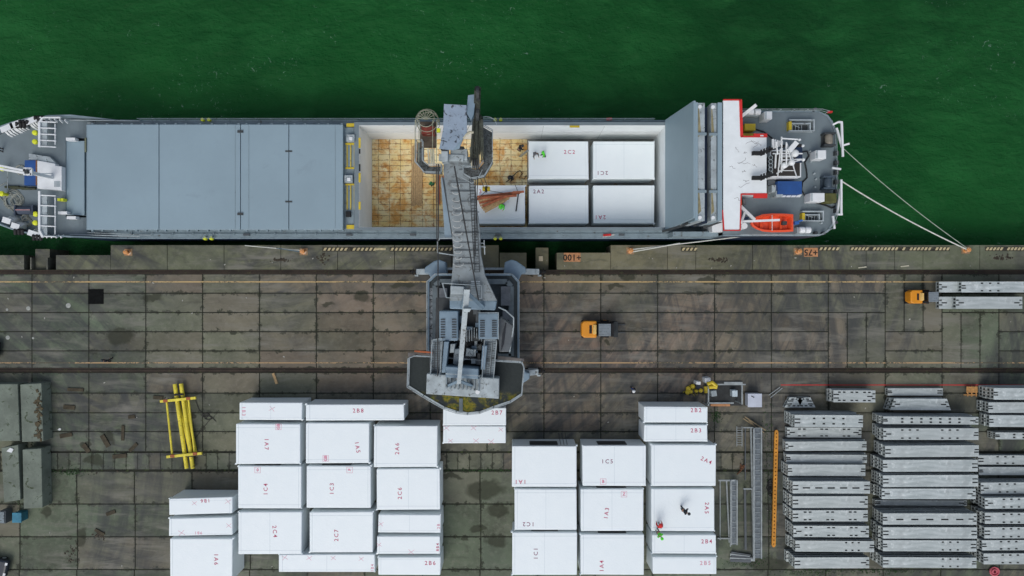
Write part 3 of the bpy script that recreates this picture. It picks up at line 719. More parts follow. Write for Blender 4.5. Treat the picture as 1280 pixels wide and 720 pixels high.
rf.prism([(19.5,17.3),(21.02,17.3),(21.1,13.9),(23.5,13.9),(23.5,8.75),(21.1,8.75),(21.0,5.4),(19.6,5.4),(19.5,7.2)], 8.8, 9.0)
rfo = rf.build('bridge_roof', roof_white, ship)
re_ = MB()
def redbar(x0, y0, x1, y1, w_=.11): re_.bar((x0,y0,8.97), (x1,y1,8.97), w_, .14)
redbar(19.5,17.37,21.1,17.37); redbar(21.09,17.4,21.20,13.98,.26); redbar(21.2,13.98,23.5,13.98, .14); redbar(21.2,8.67,23.5,8.67,.12); redbar(21.16,8.7,21.06,5.3,.10); redbar(19.5,5.33,21.05,5.33,.09); redbar(19.43,7.2,19.55,5.4)
re_.box(22.3,13.92,8.9,23.55,14.25,9.05); re_.box(22.3,8.3,8.9,23.55,8.74,9.05)
re_.build('red_edge', red, rfo)
MB().box(22.9, 13.99, 9.055, 23.2, 14.1, 9.07).build('white_mark', white, rfo)
cr_ = MB()
for k in range(16):
    p = Vector((random.uniform(19.7, 22.5), random.uniform(8, 15), 9.004)); pts = [p.copy()]
    for j in range(5): p = p + Vector((random.uniform(-.1,.35), random.uniform(-.18,.18), 0)); pts.append(p.copy())
    for j in range(5):
        d = (pts[j+1]-pts[j]); nn = Vector((-d.y, d.x, 0)).normalized() * .014
        cr_.add([pts[j]-nn, pts[j+1]-nn, pts[j+1]+nn, pts[j]+nn], [(0,1,2,3)])
cr_.build('paint_crack', mt('crack_grey', (.22,.21,.22)), rfo)
# wing under the port side of the roof
pbox('wing_deck', sidegrey, 925, 172.5, 931, 176, 7.0, 7.2)
# yellow lockers by the wing
pbox('yellow_locker', yellow, 931, 154.5, 944.5, 163, 5.46, 6.5); pbox('yellow_locker', yellow, 925.5, 166.5, 944, 170.6, 5.46, 6.2)
pbox('orange_panel', mt('orange_panel', (.55,.20,.02)), 924.6, 152, 927.2, 170, 5.46, 8.0)
pbox('orange_panel', MATS['orange_panel'], 924.5, 249, 927.5, 256, 5.46, 7.6)
pbox('life_raft_box', greycloth, 929, 248.5, 933, 256, 5.46, 6.5)
# searchlights on the roof edge
for (xx, yy_) in ((948, 191), (948, 222)):
    s_ = MB(); p = at(xx, yy_, 9.9); s_.bar((p.x-.5,p.y,9.7),(p.x+.5,p.y,9.7),.35,.35); s_.cyl((p.x, p.y), .06, 9.0, 9.6, 8); s_.bar((p.x+.3,p.y,9.8),(p.x+1.6,p.y+.5 if yy_<200 else p.y+.35,9.8),.25,.2)
    for k in range(4): s_.bar((p.x+.3+.25*k,p.y+.1*k-.25,9.8),(p.x+.3+.25*k,p.y+.1*k+.3,9.8),.09,.25)
    s_.build('searchlight', black, ship)
# funnel casing with exhaust pipes
fc = pbox('funnel_casing', white, 962.5, 187.5, 1001.5, 221.5, 5.46, 7.6)
ftop = pbox('funnel_grating', mt('grating_brown', (.035,.030,.026)), 964, 189, 1000, 220, 7.604, 7.64, fc)
fn = MB()
for k in range(5):
    p = at(963.5, 197 + 4.8*k, 8.2); fn.cyl((p.x, p.y), .2, 7.2, 8.2, 12)
build_each(fn, 'exhaust_pipe', darksteel, fc)
fr_ = MB()
for k in range(5): 
    p = at(963.5, 197 + 4.8*k, 8.25); fr_.tube([Vector((p.x + math.cos(t)*.19, p.y + math.sin(t)*.19, 8.23)) for t in [i*math.pi/5 for i in range(11)]], .035, 5, False)
fr_.build('pipe_rim', cranelight, fc)
pbox('ladder_bracket', navy, 995, 183, 1003, 203, 5.46, 7.9)
# radar mast
rm = MB(); mz = 9
def PX(px, py, z): return at(px, py, z)
def mb(a, b, w_=.16): rm.bar(PX(*a), PX(*b), w_, w_)
base = PX(984, 212, 7.6)
legs = [(base.x-.9, base.y-.7), (base.x+.9, base.y-.7), (base.x-.5, base.y+1.0), (base.x+.6, base.y+.9)]
top = PX(980, 183, 13.5)
for (lx, ly) in legs: rm.tube([(lx, ly, 7.6), (top.x + (lx-base.x)*.35, top.y + (ly-base.y)*.35, 13.5)], .055, 7)
for t in (.25, .5, .75):
    c4 = [Vector((lx,ly,7.6)).lerp(Vector((top.x+(lx-base.x)*.35, top.y+(ly-base.y)*.35, 13.5)), t) for (lx,ly) in legs]
    for a_, b__ in ((0,1),(1,3),(3,2),(2,0)): rm.tube([c4[a_], c4[b__]], .035, 6)
for (a_, b__) in (((977,173,13.5),(999,174.5,13.5)), ((977,171,13.5),(977,200,12)), ((970,177,13),(972,193,12.4)), ((966,192,11),(1003,192,11)), ((984,190,12),(992,179,13)),
                  ((978,200,11),(1005,199,10.8)), ((971,217,8.6),(990,203,11)), ((990,203,11),(1004,199,10.8)), ((983,178,13.4),(983,206,11.5)), ((977,200,11),(977,215,9)),
                  ((970,192,12),(969,210,10)), ((995,180,12),(1004,182,12))): mb(a_, b__, .10)
rm.build('radar_mast', white, ship)
for (xx, yy_, zz, r_) in ((994,191.5,11.6,.33),(990,203,11.4,.27),(981,206.5,10.8,.27),(1004,182,12.2,.12),(1000,174.5,13.7,.1),(1004.5,199.5,11,.14)):
    p = PX(xx, yy_, zz); q_ = MB(); q_.cyl((p.x,p.y), r_, zz-.15, zz, 16); q_.dome((p.x,p.y,zz), r_, 16, 4, .7); q_.build('antenna_dome', white, ship, smooth=False)
sc_ = MB(); p = PX(991.5, 183.5, 13.0); sc_.bar((p.x-.35,p.y-.35,13),(p.x+.3,p.y+.4,13),.42,.2); p = PX(968.5,180,12.6)
for k in range(5): sc_.box(p.x-.2+.2*k, p.y-.4+.07*k, 12.4, p.x-.08+.2*k, p.y+.45-.05*k, 12.6)
sc_.build('radar_scanner', white, ship)
dk_ = MB()
for (xx, yy_) in ((979,182.5),(964,186),(961,188),(1000,181.5)): p = PX(xx, yy_, 12.9); dk_.box(p.x-.16,p.y-.12,12.6,p.x+.16,p.y+.12,12.9)
build_each(dk_, 'navigation_light', black, ship)
# blue covered container and grey steps
pbox('blue_cover', blue, 972, 226.5, 1002.5, 242.5, 5.46, 7.0); 
bl = MB()
for k in range(4):
    a = at(976 + 6.2*k, 245, 6.0); bl.add([(a.x,a.y-.12,6.0),(a.x+.42,a.y-.12,6.0),(a.x+.62,a.y+.14,6.0),(a.x+.2,a.y+.14,6.0)],[(0,1,2,3)])
bl.build('striped_board', white, ship)
pbox('grey_cabinet', cranelight, 965, 231, 971.5, 240, 5.46, 6.6); pbox('grey_cabinet', cranelight, 970, 238.5, 979, 245.5, 5.46, 6.8)
pbox('dark_locker', ductgrey, 960, 225, 969, 231, 5.46, 6.4); pbox('aft_walkway', mt('walkway_grey', (.16,.19,.17)), 959.5, 223, 963, 243, 5.46, 5.6)
# deck hatches with coaming, stairs
for (x0, y0, x1, y1) in ((986.5,149,1018.5,164),(1003,263.5,1030,276.5)):
    a = at(x0,y0,6.1); b_ = at(x1,y1,6.1)
    f_ = MB(); f_.box(a.x,a.y-.12,5.46,b_.x,a.y,6.1); f_.box(a.x,b_.y,5.46,b_.x,b_.y+.1,6.1); f_.box(b_.x-.12,b_.y+.1,5.46,b_.x,a.y-.12,6.1); f_.box(b_.x-.45,b_.y+.1,5.46,b_.x-.33,a.y-.3,6.0); f_.box(a.x+.2,a.y-.42,5.46,b_.x-.45,a.y-.32,6.0)
    fo = f_.build('stair_hatch', cranelight, ship)
    MB().box(a.x+.3,b_.y+.12,5.465,b_.x-.46,a.y-.44,5.5).build('stair_opening', darksteel, fo)
    sr = MB()
    for k in range(4): sr.bar((a.x+.5+.3*k,b_.y+.15,5.6),(a.x+.5+.3*k,a.y-.45,5.6),.06)
    sr.bar((a.x+.3,a.y-.35,5.9),(a.x+1.2,b_.y+.4,5.7),.05); sr.build('stair_rail', cranelight, fo)
    MB().box(a.x,b_.y+.12,5.47,a.x+.28,a.y-.2,6.02).build('yellow_step', yellow, fo)
# ventilators, rafts, winches on the poop
for (x0,y0,x1,y1,z1) in ((955.5,139,965.5,149,6.9),(1019.5,187.5,1033,198.5,6.8),(1013,241,1031,252,6.9)):
    v_ = pbox('ventilator', white, x0,y0,x1,y1, 5.46, z1, bevel=.06); pbox('ventilator_lid', cranelight, x0+.5,y0+.5,x0+3,y1-.5, z1+.004, z1+.03, v_)
for (x0,x1,y_,z_) in ((934,951,140,6.6),(998.5,1013.5,287.5,6.6)):
    a = at(x0,y_,z_); b_ = at(x1,y_,z_)
    for k in range(2):
        m0 = a.lerp(b_, k*.5 + .03); m1 = a.lerp(b_, k*.5 + .47)
        MB().tube([m0, m0.lerp(m1,.08), m0.lerp(m1,.92), m1], [.2,.3,.3,.2], 12).build('life_raft', white, ship)
    MB().box(a.x, a.y-.3, 5.46, b_.x, a.y+.3, 6.2).build('raft_cradle', cranelight, ship)
ds_ = MB(); ds_.bar(at(925,147,7.2), at(945.5,131,8.2), .3); ds_.build('davit_post', white, ship)
def winch(px, py, z, L, m_, mdrum, nm='mooring_winch'):
    p = at(px, py, z + .6); o_ = MB(); o_.box(p.x-.55, p.y-L/2, z, p.x+.55, p.y-L/2+.18, z+.9); o_.box(p.x-.55, p.y+L/2-.18, z, p.x+.55, p.y+L/2, z+.9); o_.box(p.x-.5,p.y-L/2,z,p.x+.5,p.y+L/2,z+.12)
    ob = o_.build(nm, m_, ship, bevel=.02)
    MB().tube([(p.x,p.y-L/2+.18,z+.6),(p.x,p.y-L/4,z+.6),(p.x,p.y+L/4,z+.6),(p.x,p.y+L/2-.18,z+.6)],[.3,.36,.36,.3],12).build('rope_drum', mdrum, ob)
winch(1036,174.5,5.46,1.3,darksteel,mt('rope_tan', (.23,.21,.17)))
winch(1035,228.5,5.46,1.3,mt('winch_navy', (.05,.075,.10)),MATS['winch_navy'])
pbox('olive_cover', olive, 1031.5,241,1046.5,253.5,5.46,6.6, bevel=.15)
hs = MB(); pts = [(944,161.5),(955,165),(968,175),(976,181)]
hs.tube([at(x_,y_,5.6) for x_,y_ in pts], .07, 6)
pts = [(1003,190),(1009,189),(1011,195),(1006,203),(1008,212),(1009,222),(1003,228),(1002,238),(1008,248),(1018,253),(1030,256),(1040,260),(1044,258)]
hs.tube([at(x_,y_,5.58) for x_,y_ in pts], .075, 6); hs.build('black_hose', black, ship)
# stern frames, rails, fairleads
sf = MB()
for seg in (((1041,156,6.4),(1048,152.5,6.6)),((1048,152.5,6.6),(1053,153,6.6)),((1052,153,6.6),(1053.5,196,6.4)),((1045.5,160,6.2),(1052.5,184,6.3)),((1047,163,6),(1050,176,6)),
            ((1051.5,224.5,6.5),(1051.5,268,6.5)),((1050.5,236,6.2),(1046.5,268,6.2)),((1046,268,6.4),(1053,268,6.4)),((1041,270,6),(1043,286,6)),((1040,210,6.1),(1051,211.5,6.1)),((1053,182,6.3),(1062,179.5,6.6))):
    sf.bar(at(*seg[0]), at(*seg[1]), .17, .17)
sf.build('stern_frame', white, ship)
rs = MB()
def railing(m_, pts, z, hgt=1.0, step=1.2, r=.025):
    P3 = [Vector((p[0], p[1], z)) for p in pts]
    for i in range(len(P3)-1):
        a_, b__ = P3[i], P3[i+1]
        for hh in (hgt, hgt*.5): m_.tube([a_ + Vector((0,0,hh)), b__ + Vector((0,0,hh))], r, 5)
        nn = max(1, int((b__-a_).length/step))
        for k in range(nn+1): q = a_.lerp(b__, k/nn); m_.tube([q, q + Vector((0,0,hgt))], r, 5)
railing(rs, [(22, SY+HB-.07), (29.8, SY+HB-.07), (30.5, SY+5.85)], 5.5); railing(rs, [(22, SY-HB+.07), (29.8, SY-HB+.07), (30.8, SY-5.4), (31.4, SY-3.7)], 5.5)
railing(rs, [(30.9, SY+5.1), (31.4, SY+3.8), (31.5, SY-3.5)], 5.5, .6, 1.6, .015)
rs.build('stern_railing', cranelight, ship)
fl2 = MB()
for k in range(7):
    p = at(1046, 190 + 12*k, 5.9); fl2.box(p.x-.15, p.y-.3, 5.46, p.x+.2, p.y+.1, 5.95)
for (x_, y_) in ((1020,291),(1030,291.5),(1045,278),(940,137.5),(1019,136.5)): p = at(x_, y_, 5.9); fl2.cyl((p.x,p.y), .16, 5.46, 6.0, 10)
build_each(fl2, 'fairlead', darksteel, ship)
bo = MB()
for (x_, y_) in ((1014,202),(1018,217),(1020,224),(1019,234),(1013,189),(1027,279)): p = at(x_, y_, 5.7); bo.cyl((p.x,p.y), .09, 5.46, 5.75, 8)
build_each(bo, 'deck_bollard', cranelight, ship)
pbox('red_corner_box', redcloth, 1035,138.5,1041,140.5,5.46,5.8); 
# ---- forecastle fittings (laid out 0.8 m high, then lowered onto the deck)
FO = .8; before = set(ship.children); _at = at
def at(px, py, z=0.0):
    v = _at(px, py, z - FO); v.z = z; return v
def fx(px, py): return at(px, py, 4.5)
for (x_, y_) in ((43.3,165.8),(43.3,177),(2,210.5),(1.5,242),(44,267.5),(43.8,278.5)):
    p = at(x_, y_, 4.9); v_ = MB(); v_.cyl((p.x,p.y), .14, 4.0, 4.75, 10); v_.tube([(p.x,p.y,4.7),(p.x,p.y,4.78),(p.x,p.y,4.95),(p.x,p.y,5.0)],[.22,.27,.24,.08],14)
    v_.build('mushroom_vent', brightyel, ship)
# side gantry frames (white)
for (y0, y1, flip) in ((147, 184, 1), (239, 296, 0)):
    gz = 5.2; gf = MB()
    a = at(49.5, y0 if not flip else 150, gz); b_ = at(49.5, y1, gz)
    gf.bar(at(49.5, y0+6 if flip else y0, gz), at(49.5, y1 if flip else y1-8, gz), .2, .16)
    if flip: gf.bar(at(49.5,153,gz), at(54,147,gz), .16); gf.bar(at(50,147,gz), at(76,147,gz), .14)
    else: gf.bar(at(49.5,288,gz), at(54,296.5,gz), .22)
    for k in range(5):
        yv = y0 + 5 + k * (y1 - y0 - 6) / 4
        gf.bar(at(49.5, yv, gz), at(70, yv + 1.0, gz), .1)
    gf.bar(at(69, y0+8, gz-.2), at(69, y1-3, gz-.2), .08)
    go = gf.build('gantry_frame', white, ship)
    pl = MB(); q0 = at(50.5, y0+6, gz-.15); q1 = at(59, y1-2, gz-.15); pl.box(q0.x, q1.y, gz-.2, q1.x, q0.y, gz-.12)
    pl.build('gantry_walkway', cranelight, go)
mb_ = MB()
for k in range(5):
    for (xx, yy_) in ((55+6.5*k, 147.5+.6*k), (52+6*k, 296.5)):
        mb_.bar(at(xx, yy_, 5.1), at(xx+4, yy_ + (3.5 if yy_ < 200 else -2), 4.6), .09, .2)
mb_.build('bulwark_bracket', white, ship)
# big white bulwark stays at the shoulder, black fender pads
for sgn, lst in ((1, ((2,161,14,10),(14,156,12,9),(33,151.5,12,8))), (-1, ((4,276,9,5),(15,283,9,4),(36,292,13,3)))):
    for (x_, y_, L, D) in lst:
        b2 = MB()
        for k in range(4):
            p = at(x_ + k*L/4, y_ - (k*L/4*.45 if sgn > 0 else -k*L/4*.35), 5.0)
            ww9 = random.uniform(.16,.26); b2.frus([(p.x,p.y,4.0),(p.x+ww9,p.y,4.0),(p.x+ww9,p.y,5.1),(p.x,p.y,5.1)], [(p.x+.25,p.y-sgn*.6,4.0),(p.x+.25+ww9,p.y-sgn*.6,4.0),(p.x+.21+ww9,p.y-sgn*.5,4.45),(p.x+.21,p.y-sgn*.5,4.45)])
        q0 = at(x_ - 1, y_, 5.1); q1 = at(x_ + L, y_ - (L*.45 if sgn > 0 else -L*.35), 5.1)
        b2.bar(q0 - Vector((0,.15*sgn,.02)), q1 - Vector((0,.15*sgn,.02)), .55, .1)
        b2.build('bulwark_stay', white, ship)
for (x_, y_) in ((24,156.5),(28,154),(47,148.5),(22,290),(45,297)):
    p = at(x_, y_, 5.1); f3 = MB()
    for k in range(3): f3.tube([(p.x+.35*k-.35,p.y-.2,4.9),(p.x+.35*k-.15,p.y+.25,5.2)], .16, 8)
    build_each(f3, 'roller_fairlead', black, ship)
# central mast house
mh = MB(); a = at(46,200,6.8); 
mh.prism(poly_px([(46.5,200.5),(69,204.5),(69,207),(77,208),(77,238),(46.5,235.5)], 4.6), 3.9, 4.6)
mho = mh.build('mast_house', white, ship, bevel=.03)
MB().prism(poly_px([(46,200.3),(31,200.3),(30.2,231.5),(46,231.5)], 4.55), 4.0, 4.55).build('blue_roof', blue, mho)
MB().prism(poly_px([(36,192),(62,196),(69,203),(69,207),(46,200),(36,200)], 4.45), 4.0, 4.45).build('mast_house_annex', cranelight, mho)
vt = MB()
for k in range(5): p = at(68.5+1.6*k, 230, 4.6); vt.box(p.x-.03,p.y-.3,4.603,p.x+.03,p.y+.3,4.63)
p = at(56,217,4.6); vt.box(p.x-.8,p.y-.03,4.603,p.x+.8,p.y+.03,4.62)
vt.build('vent_grille', sidegrey, mho)
md_ = MB(); md_.prism(poly_px([(44.6,200.3),(46.4,200.3),(46.4,231.5),(44.6,231.5)], 4.6), 4.4, 4.61); md_.build('rust_edge', mt('rust_brown', (.20,.09,.04)), mho)
fm_ = MB()
for seg in (((-6,206,8),(33,214,8)),((-6,210,7.6),(33,217,7.6)),((30,211,8),(40,211,8)),((33,218,8),(40,218,8)),((31,211,8),(31,219,8)),((39.5,211,8),(39.5,219,8))): fm_.bar(at(*seg[0]), at(*seg[1]), .2, .2)
p = at(35,215,8); fm_.bar((p.x,p.y,4.5),(p.x,p.y,8),.3)
fm_.build('foremast', white, ship)
MB().box(p.x-.15,p.y-.2,8.1,p.x+.15,p.y+.2,8.3).build('mast_light', darksteel, ship)
# anchor windlass, chains, coiled ropes
wl = MB(); p = at(30,262.5,4.9)
wl.tube([(p.x-.7,p.y,4.6),(p.x+.7,p.y,4.6)],.42,12); wl.box(p.x-.95,p.y-.5,4.0,p.x-.8,p.y+.5,5.0); wl.box(p.x+.75,p.y-.5,4.0,p.x+.95,p.y+.5,5.0)
wlo = wl.build('windlass', mt('winch_navy2', (.04,.055,.085)), ship); MB().bar((p.x-.75,p.y,5.03),(p.x+.7,p.y,5.03),.08,.05).build('winch_bar', mt('rosy_bar', (.45,.25,.25)), wlo)
wl = MB(); 
for (x_, y_) in ((20,234),(33,235),(12,233)): 
    p = at(x_,y_,4.5); wl.tube([(p.x-.7,p.y,4.15),(p.x+.7,p.y,4.15)],.13,8)
build_each(wl, 'chain_stopper', mt('mossy_steel', (.045,.055,.025), var=.5), ship)
rc = MB()
for (x_, y_, r_) in ((14,252,.75),(21,250,.65),(16,249,1.0),(31,272,.35),(33,277,.5),(25,212,.5)):
    for k in range(3):
        c_ = at(x_, y_, 4.1); rr = r_ * (1 - .12*k)
        rc.tube([Vector((c_.x + math.cos(t)*rr*random.uniform(.9,1.1), c_.y + math.sin(t)*rr*random.uniform(.9,1.1), 4.05+.04*k)) for t in [i*math.pi/8 for i in range(17)]], .035, 5)
pts = [(0,232),(8,228),(12,240),(22,255),(30,262)]; rc.tube([at(a_,b__,4.1) for a_,b__ in pts], .04, 5)
pts = [(0,247),(10,258),(20,268),(28,280)]; rc.tube([at(a_,b__,4.1) for a_,b__ in pts], .04, 5)
build_each(rc, 'coiled_rope', mt('rope_grey', (.32,.34,.30)), ship)
ml_ = MB()
pts = [(9,208),(9,236)]; ml_.bar(at(9.5,207,4.3), at(9.5,236,4.3), .05); ml_.build('deck_edge_pipe', cranelight, ship)
wbx = MB()
for (x_, y_) in ((88,173.8),(89,272),(78,266)): p = at(x_,y_,4.6); wbx.box(p.x-.45,p.y-.14,4.0,p.x+.45,p.y+.14,4.6)
build_each(wbx, 'white_locker', white, ship)
yb = MB()
for (x_, y_) in ((73.5,249.5),(77.5,249.5)): p = at(x_,y_,4.6); yb.box(p.x-.14,p.y-.13,4.0,p.x+.12,p.y+.13,4.6)
build_each(yb, 'yellow_marker', brightyel, ship)
MB().tube([at(76,292.5,3.2), at(77.5,292.5,3.2)], .3, 10).build('red_drum', redcloth, ship)
at = _at
for c__ in ship.children:
    if c__ not in before: c__.location.z -= FO
pbox('cross_black_gap', darksteel, 88, 169.5, 107, 175, 1.2, 2.6); pbox('cross_black_gap', darksteel, 86, 271, 108, 275.5, 1.2, 2.6)
pbox('green_plate', mt('olive_plate', (.18,.20,.13)), 105.6, 172, 107.4, 190, 3.0, 3.6)
# ---- rescue boat
bp = at(966, 278.5, 6.8)
boat = empty('rescue_boat', (bp.x, bp.y, 5.8), 'open orange rescue boat with a blue outboard cradled on the stern deck', 'boat')
prof = [(-2.05,.03),(-1.9,.32),(-1.5,.62),(-.9,.83),(0,.9),(1.2,.88),(2.0,.82)]
ring = lambda sc2, z, e=0: [Vector((bp.x + x_*(1 - e), bp.y + y_*sc2, z)) for x_, y_ in prof] + [Vector((bp.x + x_*(1-e), bp.y - y_*sc2, z)) for x_, y_ in prof[::-1]]
hb_ = MB(); RR = [ring(.45, 5.75, .12), ring(.85, 6.1, .05), ring(1.0, 6.7), ring(.78, 6.72, .09), ring(.62, 6.2, .2)]
n = len(RR[0])
for r_ in RR: hb_.v += r_
for i in range(len(RR)-1):
    for k in range(n): hb_.f.append((i*n+k, i*n+(k+1)%n, (i+1)*n+(k+1)%n, (i+1)*n+k))
hb_.f.append(tuple(range(4*n, 5*n))); hb_.build('boat_hull', orange, boat)
tb = MB()
for xx in (-1.0,-.1,.9): tb.box(bp.x+xx-.12, bp.y-.62, 6.45, bp.x+xx+.12, bp.y+.62, 6.52)
build_each(tb, 'thwart', deeporange, boat); MB().bar((bp.x-.05,bp.y-.75,6.76),(bp.x-.05,bp.y+.75,6.76),.05,.03).build('lifting_strap', white, boat)
MB().box(bp.x+.9,bp.y-.2,6.3,bp.x+1.3,bp.y+.15,6.95).build('steering_console', darksteel, boat)
om = MB(); om.box(bp.x+2.05,bp.y-.15,6.3,bp.x+2.45,bp.y+.15,7.0); om.bar((bp.x+2.3,bp.y+.1,6.9),(bp.x+2.8,bp.y+.25,6.9),.16); om.build('outboard_motor', mt('outboard_blue', (.03,.13,.42)), boat, bevel=.04)
dv = MB(); dv.bar(at(926,258,7.4), at(943.5,275,7.8), .24); dv.bar(at(928,277,7.6), at(974.5,275,8.0), .2, .2); dv.bar(at(931,265,7.2), at(927,277,7.6), .2)
p = at(932,282,6.8); dv.cyl((p.x,p.y), .3, 5.46, 6.5, 12); p = at(927.5,277,7.6); dv.cyl((p.x,p.y), .2, 5.46, 7.4, 12); dv.build('boat_davit', white, ship)
pbox('davit_control', navy, 928,271,936,274.5,5.46,6.6)

# ------------------------------------------------------------------ wrapped modules
tape_m = mt('film_tape', (.60,.68,.72), .35, var=.1, bmp=0)
def module(x0, y0, x1, y1, label, txt=None, base=0.0, h=3.3, marks=(), squares=(), dark=(), skew=0.0, m_txt=None, size=.58):
    zt = base + h; a = at(x0, y0, zt); b_ = at(x1, y1, zt)
    r = empty('wrapped_module', ((a.x+b_.x)/2, (a.y+b_.y)/2, base), label, 'crate', 'white wrapped modules' )
    m_ = MB(); j = lambda s_=.04: random.uniform(-s_, s_)
    q0 = [(a.x+.02+j(), b_.y+.02+j(), base+.12), (b_.x-.02+j(), b_.y+.02+j(), base+.12), (b_.x-.02+j(), a.y-.02+j(), base+.12), (a.x+.02+j(), a.y-.02+j(), base+.12)]
    q1 = [(a.x+j(.03), b_.y+j(.03), zt), (b_.x+j(.03), b_.y+j(.03)+skew, zt), (b_.x+j(.03), a.y+j(.03)+skew, zt), (a.x+j(.03), a.y+j(.03), zt)]
    m_.frus(q0, q1); m_.build('wrapped_body', wrap, r, bevel=.07)
    fs_ = MB()
    for (u0, v0, u1, v1) in ((.0,.07,1,.075),(.03,0,.034,1)) + (((.5,0,.503,1),) if random.random() < .35 else ()):
        if random.random() < .3: u0, u1 = 1-u1, 1-u0
        if random.random() < .3: v0, v1 = 1-v1, 1-v0
        fs_.box(a.x+.08+(b_.x-a.x-.16)*u0, b_.y+.08+(a.y-b_.y-.16)*v0, zt-.01, a.x+.08+(b_.x-a.x-.16)*u1 + (.01 if u1-u0 < .1 else 0), b_.y+.08+(a.y-b_.y-.16)*v1 + (.012 if v1-v0 < .1 else 0), zt+.006)
    build_each(fs_, 'film_seam', tape_m, r)
    for q in range(random.choice((1,2,3))):      # torn corners of the film
        cx_, cy_ = random.choice(((a.x,a.y),(b_.x,a.y),(b_.x,b_.y),(a.x,b_.y))); s3_ = random.uniform(.08,.2)
        MB().frus([(cx_-s3_,cy_-s3_*.5,zt-.5),(cx_+s3_*.6,cy_-s3_*.3,zt-.55),(cx_+s3_*.5,cy_+s3_*.6,zt-.5),(cx_-s3_*.4,cy_+s3_*.5,zt-.45)],[(cx_-s3_*.7,cy_-s3_*.3,zt-.06),(cx_+s3_*.3,cy_-s3_*.5,zt-.08),(cx_+s3_*.6,cy_+s3_*.3,zt-.05),(cx_-s3_*.3,cy_+s3_*.4,zt-.07)]).build('film_flap', wrap, r)
    bs = MB()
    for t in (.15, .5, .85):
        xx = a.x + (b_.x - a.x) * t; bs.box(xx-.1, b_.y+.1, base, xx+.1, a.y-.1, base+.12)
    build_each(bs, 'timber_bearer', wood, r)
    if txt:
        t, px, py, ang = txt; p = at(px, py, zt); p.z = zt + .008
        text_part(t, p, size, R(ang), m_txt or pinkmark, r, 'painted_code', bold=.004)
    for (px, py) in marks:
        p = at(px, py, zt); p.z = zt + .006; c_ = MB(); L = .36 + random.uniform(-.05,.08); w_ = .016; tl = random.uniform(-.2,.2)
        for sg in (1, -1):
            d = Vector((math.cos(.8*sg+tl)*L, math.sin(.8*sg+tl)*L*.8, 0)); n_ = Vector((-d.y, d.x, 0)).normalized()*w_
            z_ = Vector((0,0,.002 if sg > 0 else 0)); c_.add([p-d-n_+z_, p+d-n_+z_, p+d+n_+z_, p-d+n_+z_], [(0,1,2,3)])
        c_.build('cross_mark', palepink, r)
    for (px, py, tt, ang) in squares:
        p = at(px, py, zt); p.z = zt + .007
        text_part(tt, p, .42, R(ang), palepink, r, 'pink_mark', spacing=1.0, bold=.02)
        c_ = MB(); s2 = .3; w_ = .03
        c_.plate((p.x-s2, p.y-s2, zt+.006), (1,0,0), (0,1,0), 2*s2, 2*s2, [(w_, w_, 2*s2-w_, 2*s2-w_)]); c_.build('pink_frame', palepink, r)
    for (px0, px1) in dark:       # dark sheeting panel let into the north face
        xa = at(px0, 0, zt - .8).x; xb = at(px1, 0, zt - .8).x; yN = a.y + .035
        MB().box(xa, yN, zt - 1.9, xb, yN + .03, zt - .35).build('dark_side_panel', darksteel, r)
    return r
Bg = 'big white wrapped module coded '; Sm = 'narrow white wrapped module coded '
module(299,503,377.5,525, Sm+'1B3 with a pink cross, northwest corner of the stacks', ('1B3',304.5,514,-90), marks=((340,511),), size=.5, m_txt=palepink)
module(382.3,505.5,505,525.7, 'longest narrow white wrapped module, coded 2B8, top of the left group', ('2B8',447.7,513.5,0))
module(294.5,530,375,580, Bg+'1A7 below the narrow module coded 1B3', ('1A7',333,555,-90), squares=((348,533.5,'GB',90),))
module(382.3,529,461.7,579, Bg+'1A5 below the longest narrow module', ('1A5',446.7,559,-80), squares=((407,573,'GB',90),))
module(467.3,532,546.7,584, Bg+'2A6 at the right end beside the module coded 1A5', ('2A6',496.7,561,90))
module(297.7,583,376.7,635.7, Bg+'1C4 between the modules coded 1A7 and 2C4', ('1C4',332.3,611.7,90), squares=((322,587.5,'0',0),), dark=((320,352),))
module(383.3,582.5,463.3,635, Bg+'1C3 between the modules coded 1A5 and 2C7', ('1C3',415,611,90), squares=((437,587.5,'9',60),), dark=((404,440),))
module(470.7,586,550,637.3, Bg+'2C6 below the module coded 2A6', ('2C6',500,616.7,90))
module(297.7,640,377,692.7, Bg+'2C4 below the module coded 1C4', ('2C4',343.3,664.3,-85))
module(386.7,640,466,690.7, Bg+'2C7 below the module coded 1C3', ('2C7',420.7,669.3,90))
module(348.3,693.3,468.3,715, 'long narrow white module with a row of four pink crosses', ('1B4',465.5,710,90), marks=((356,697),(386.5,697.5),(416.5,697.5),(451.5,698.5)), size=.4, m_txt=palepink)
module(211,623.3,290.7,644, Sm+'1B6 with two pink crosses', ('1B6',256.7,625.8,184), marks=((243,629),(285,627)), skew=.18, size=.5)
module(211,648,290.7,670, 'narrow white module with faint pink marks between the modules coded 1B6 and 1A6', ('9B1',248,666,180), marks=((286,657),(227,666)), skew=.12, size=.4, m_txt=palepink)
module(212.3,673.5,290.7,726, Bg+'1A6 at the lower left corner of the stacks', ('1A6',270,699,-90))
module(472.7,643.3,550.7,666, 'narrow white module with one pink cross, just below the one coded 2C6', ('2B',548.3,658,90), marks=((476,655),), size=.42, m_txt=palepink)
module(471,670.7,550,692.3, 'narrow white module with pink side writing just above the one coded 2B6', ('8B4',547.3,684,90), marks=((474,681),(514,690)), size=.42)
module(472.7,696.7,550.7,718.7, Sm+'2B6 at the bottom of the left group', ('2B6',537.7,704,0))
module(554,509.5,632.3,531.7, Sm+'2B7 half under the crane platform', ('2B7',621,516,0))
module(554,532.7,632.3,554, 'narrow white module with a row of small pink ticks below the one coded 2B7', None, marks=((558,535),(592,535),(626,537),(563,551),(595,551),(614,552)))
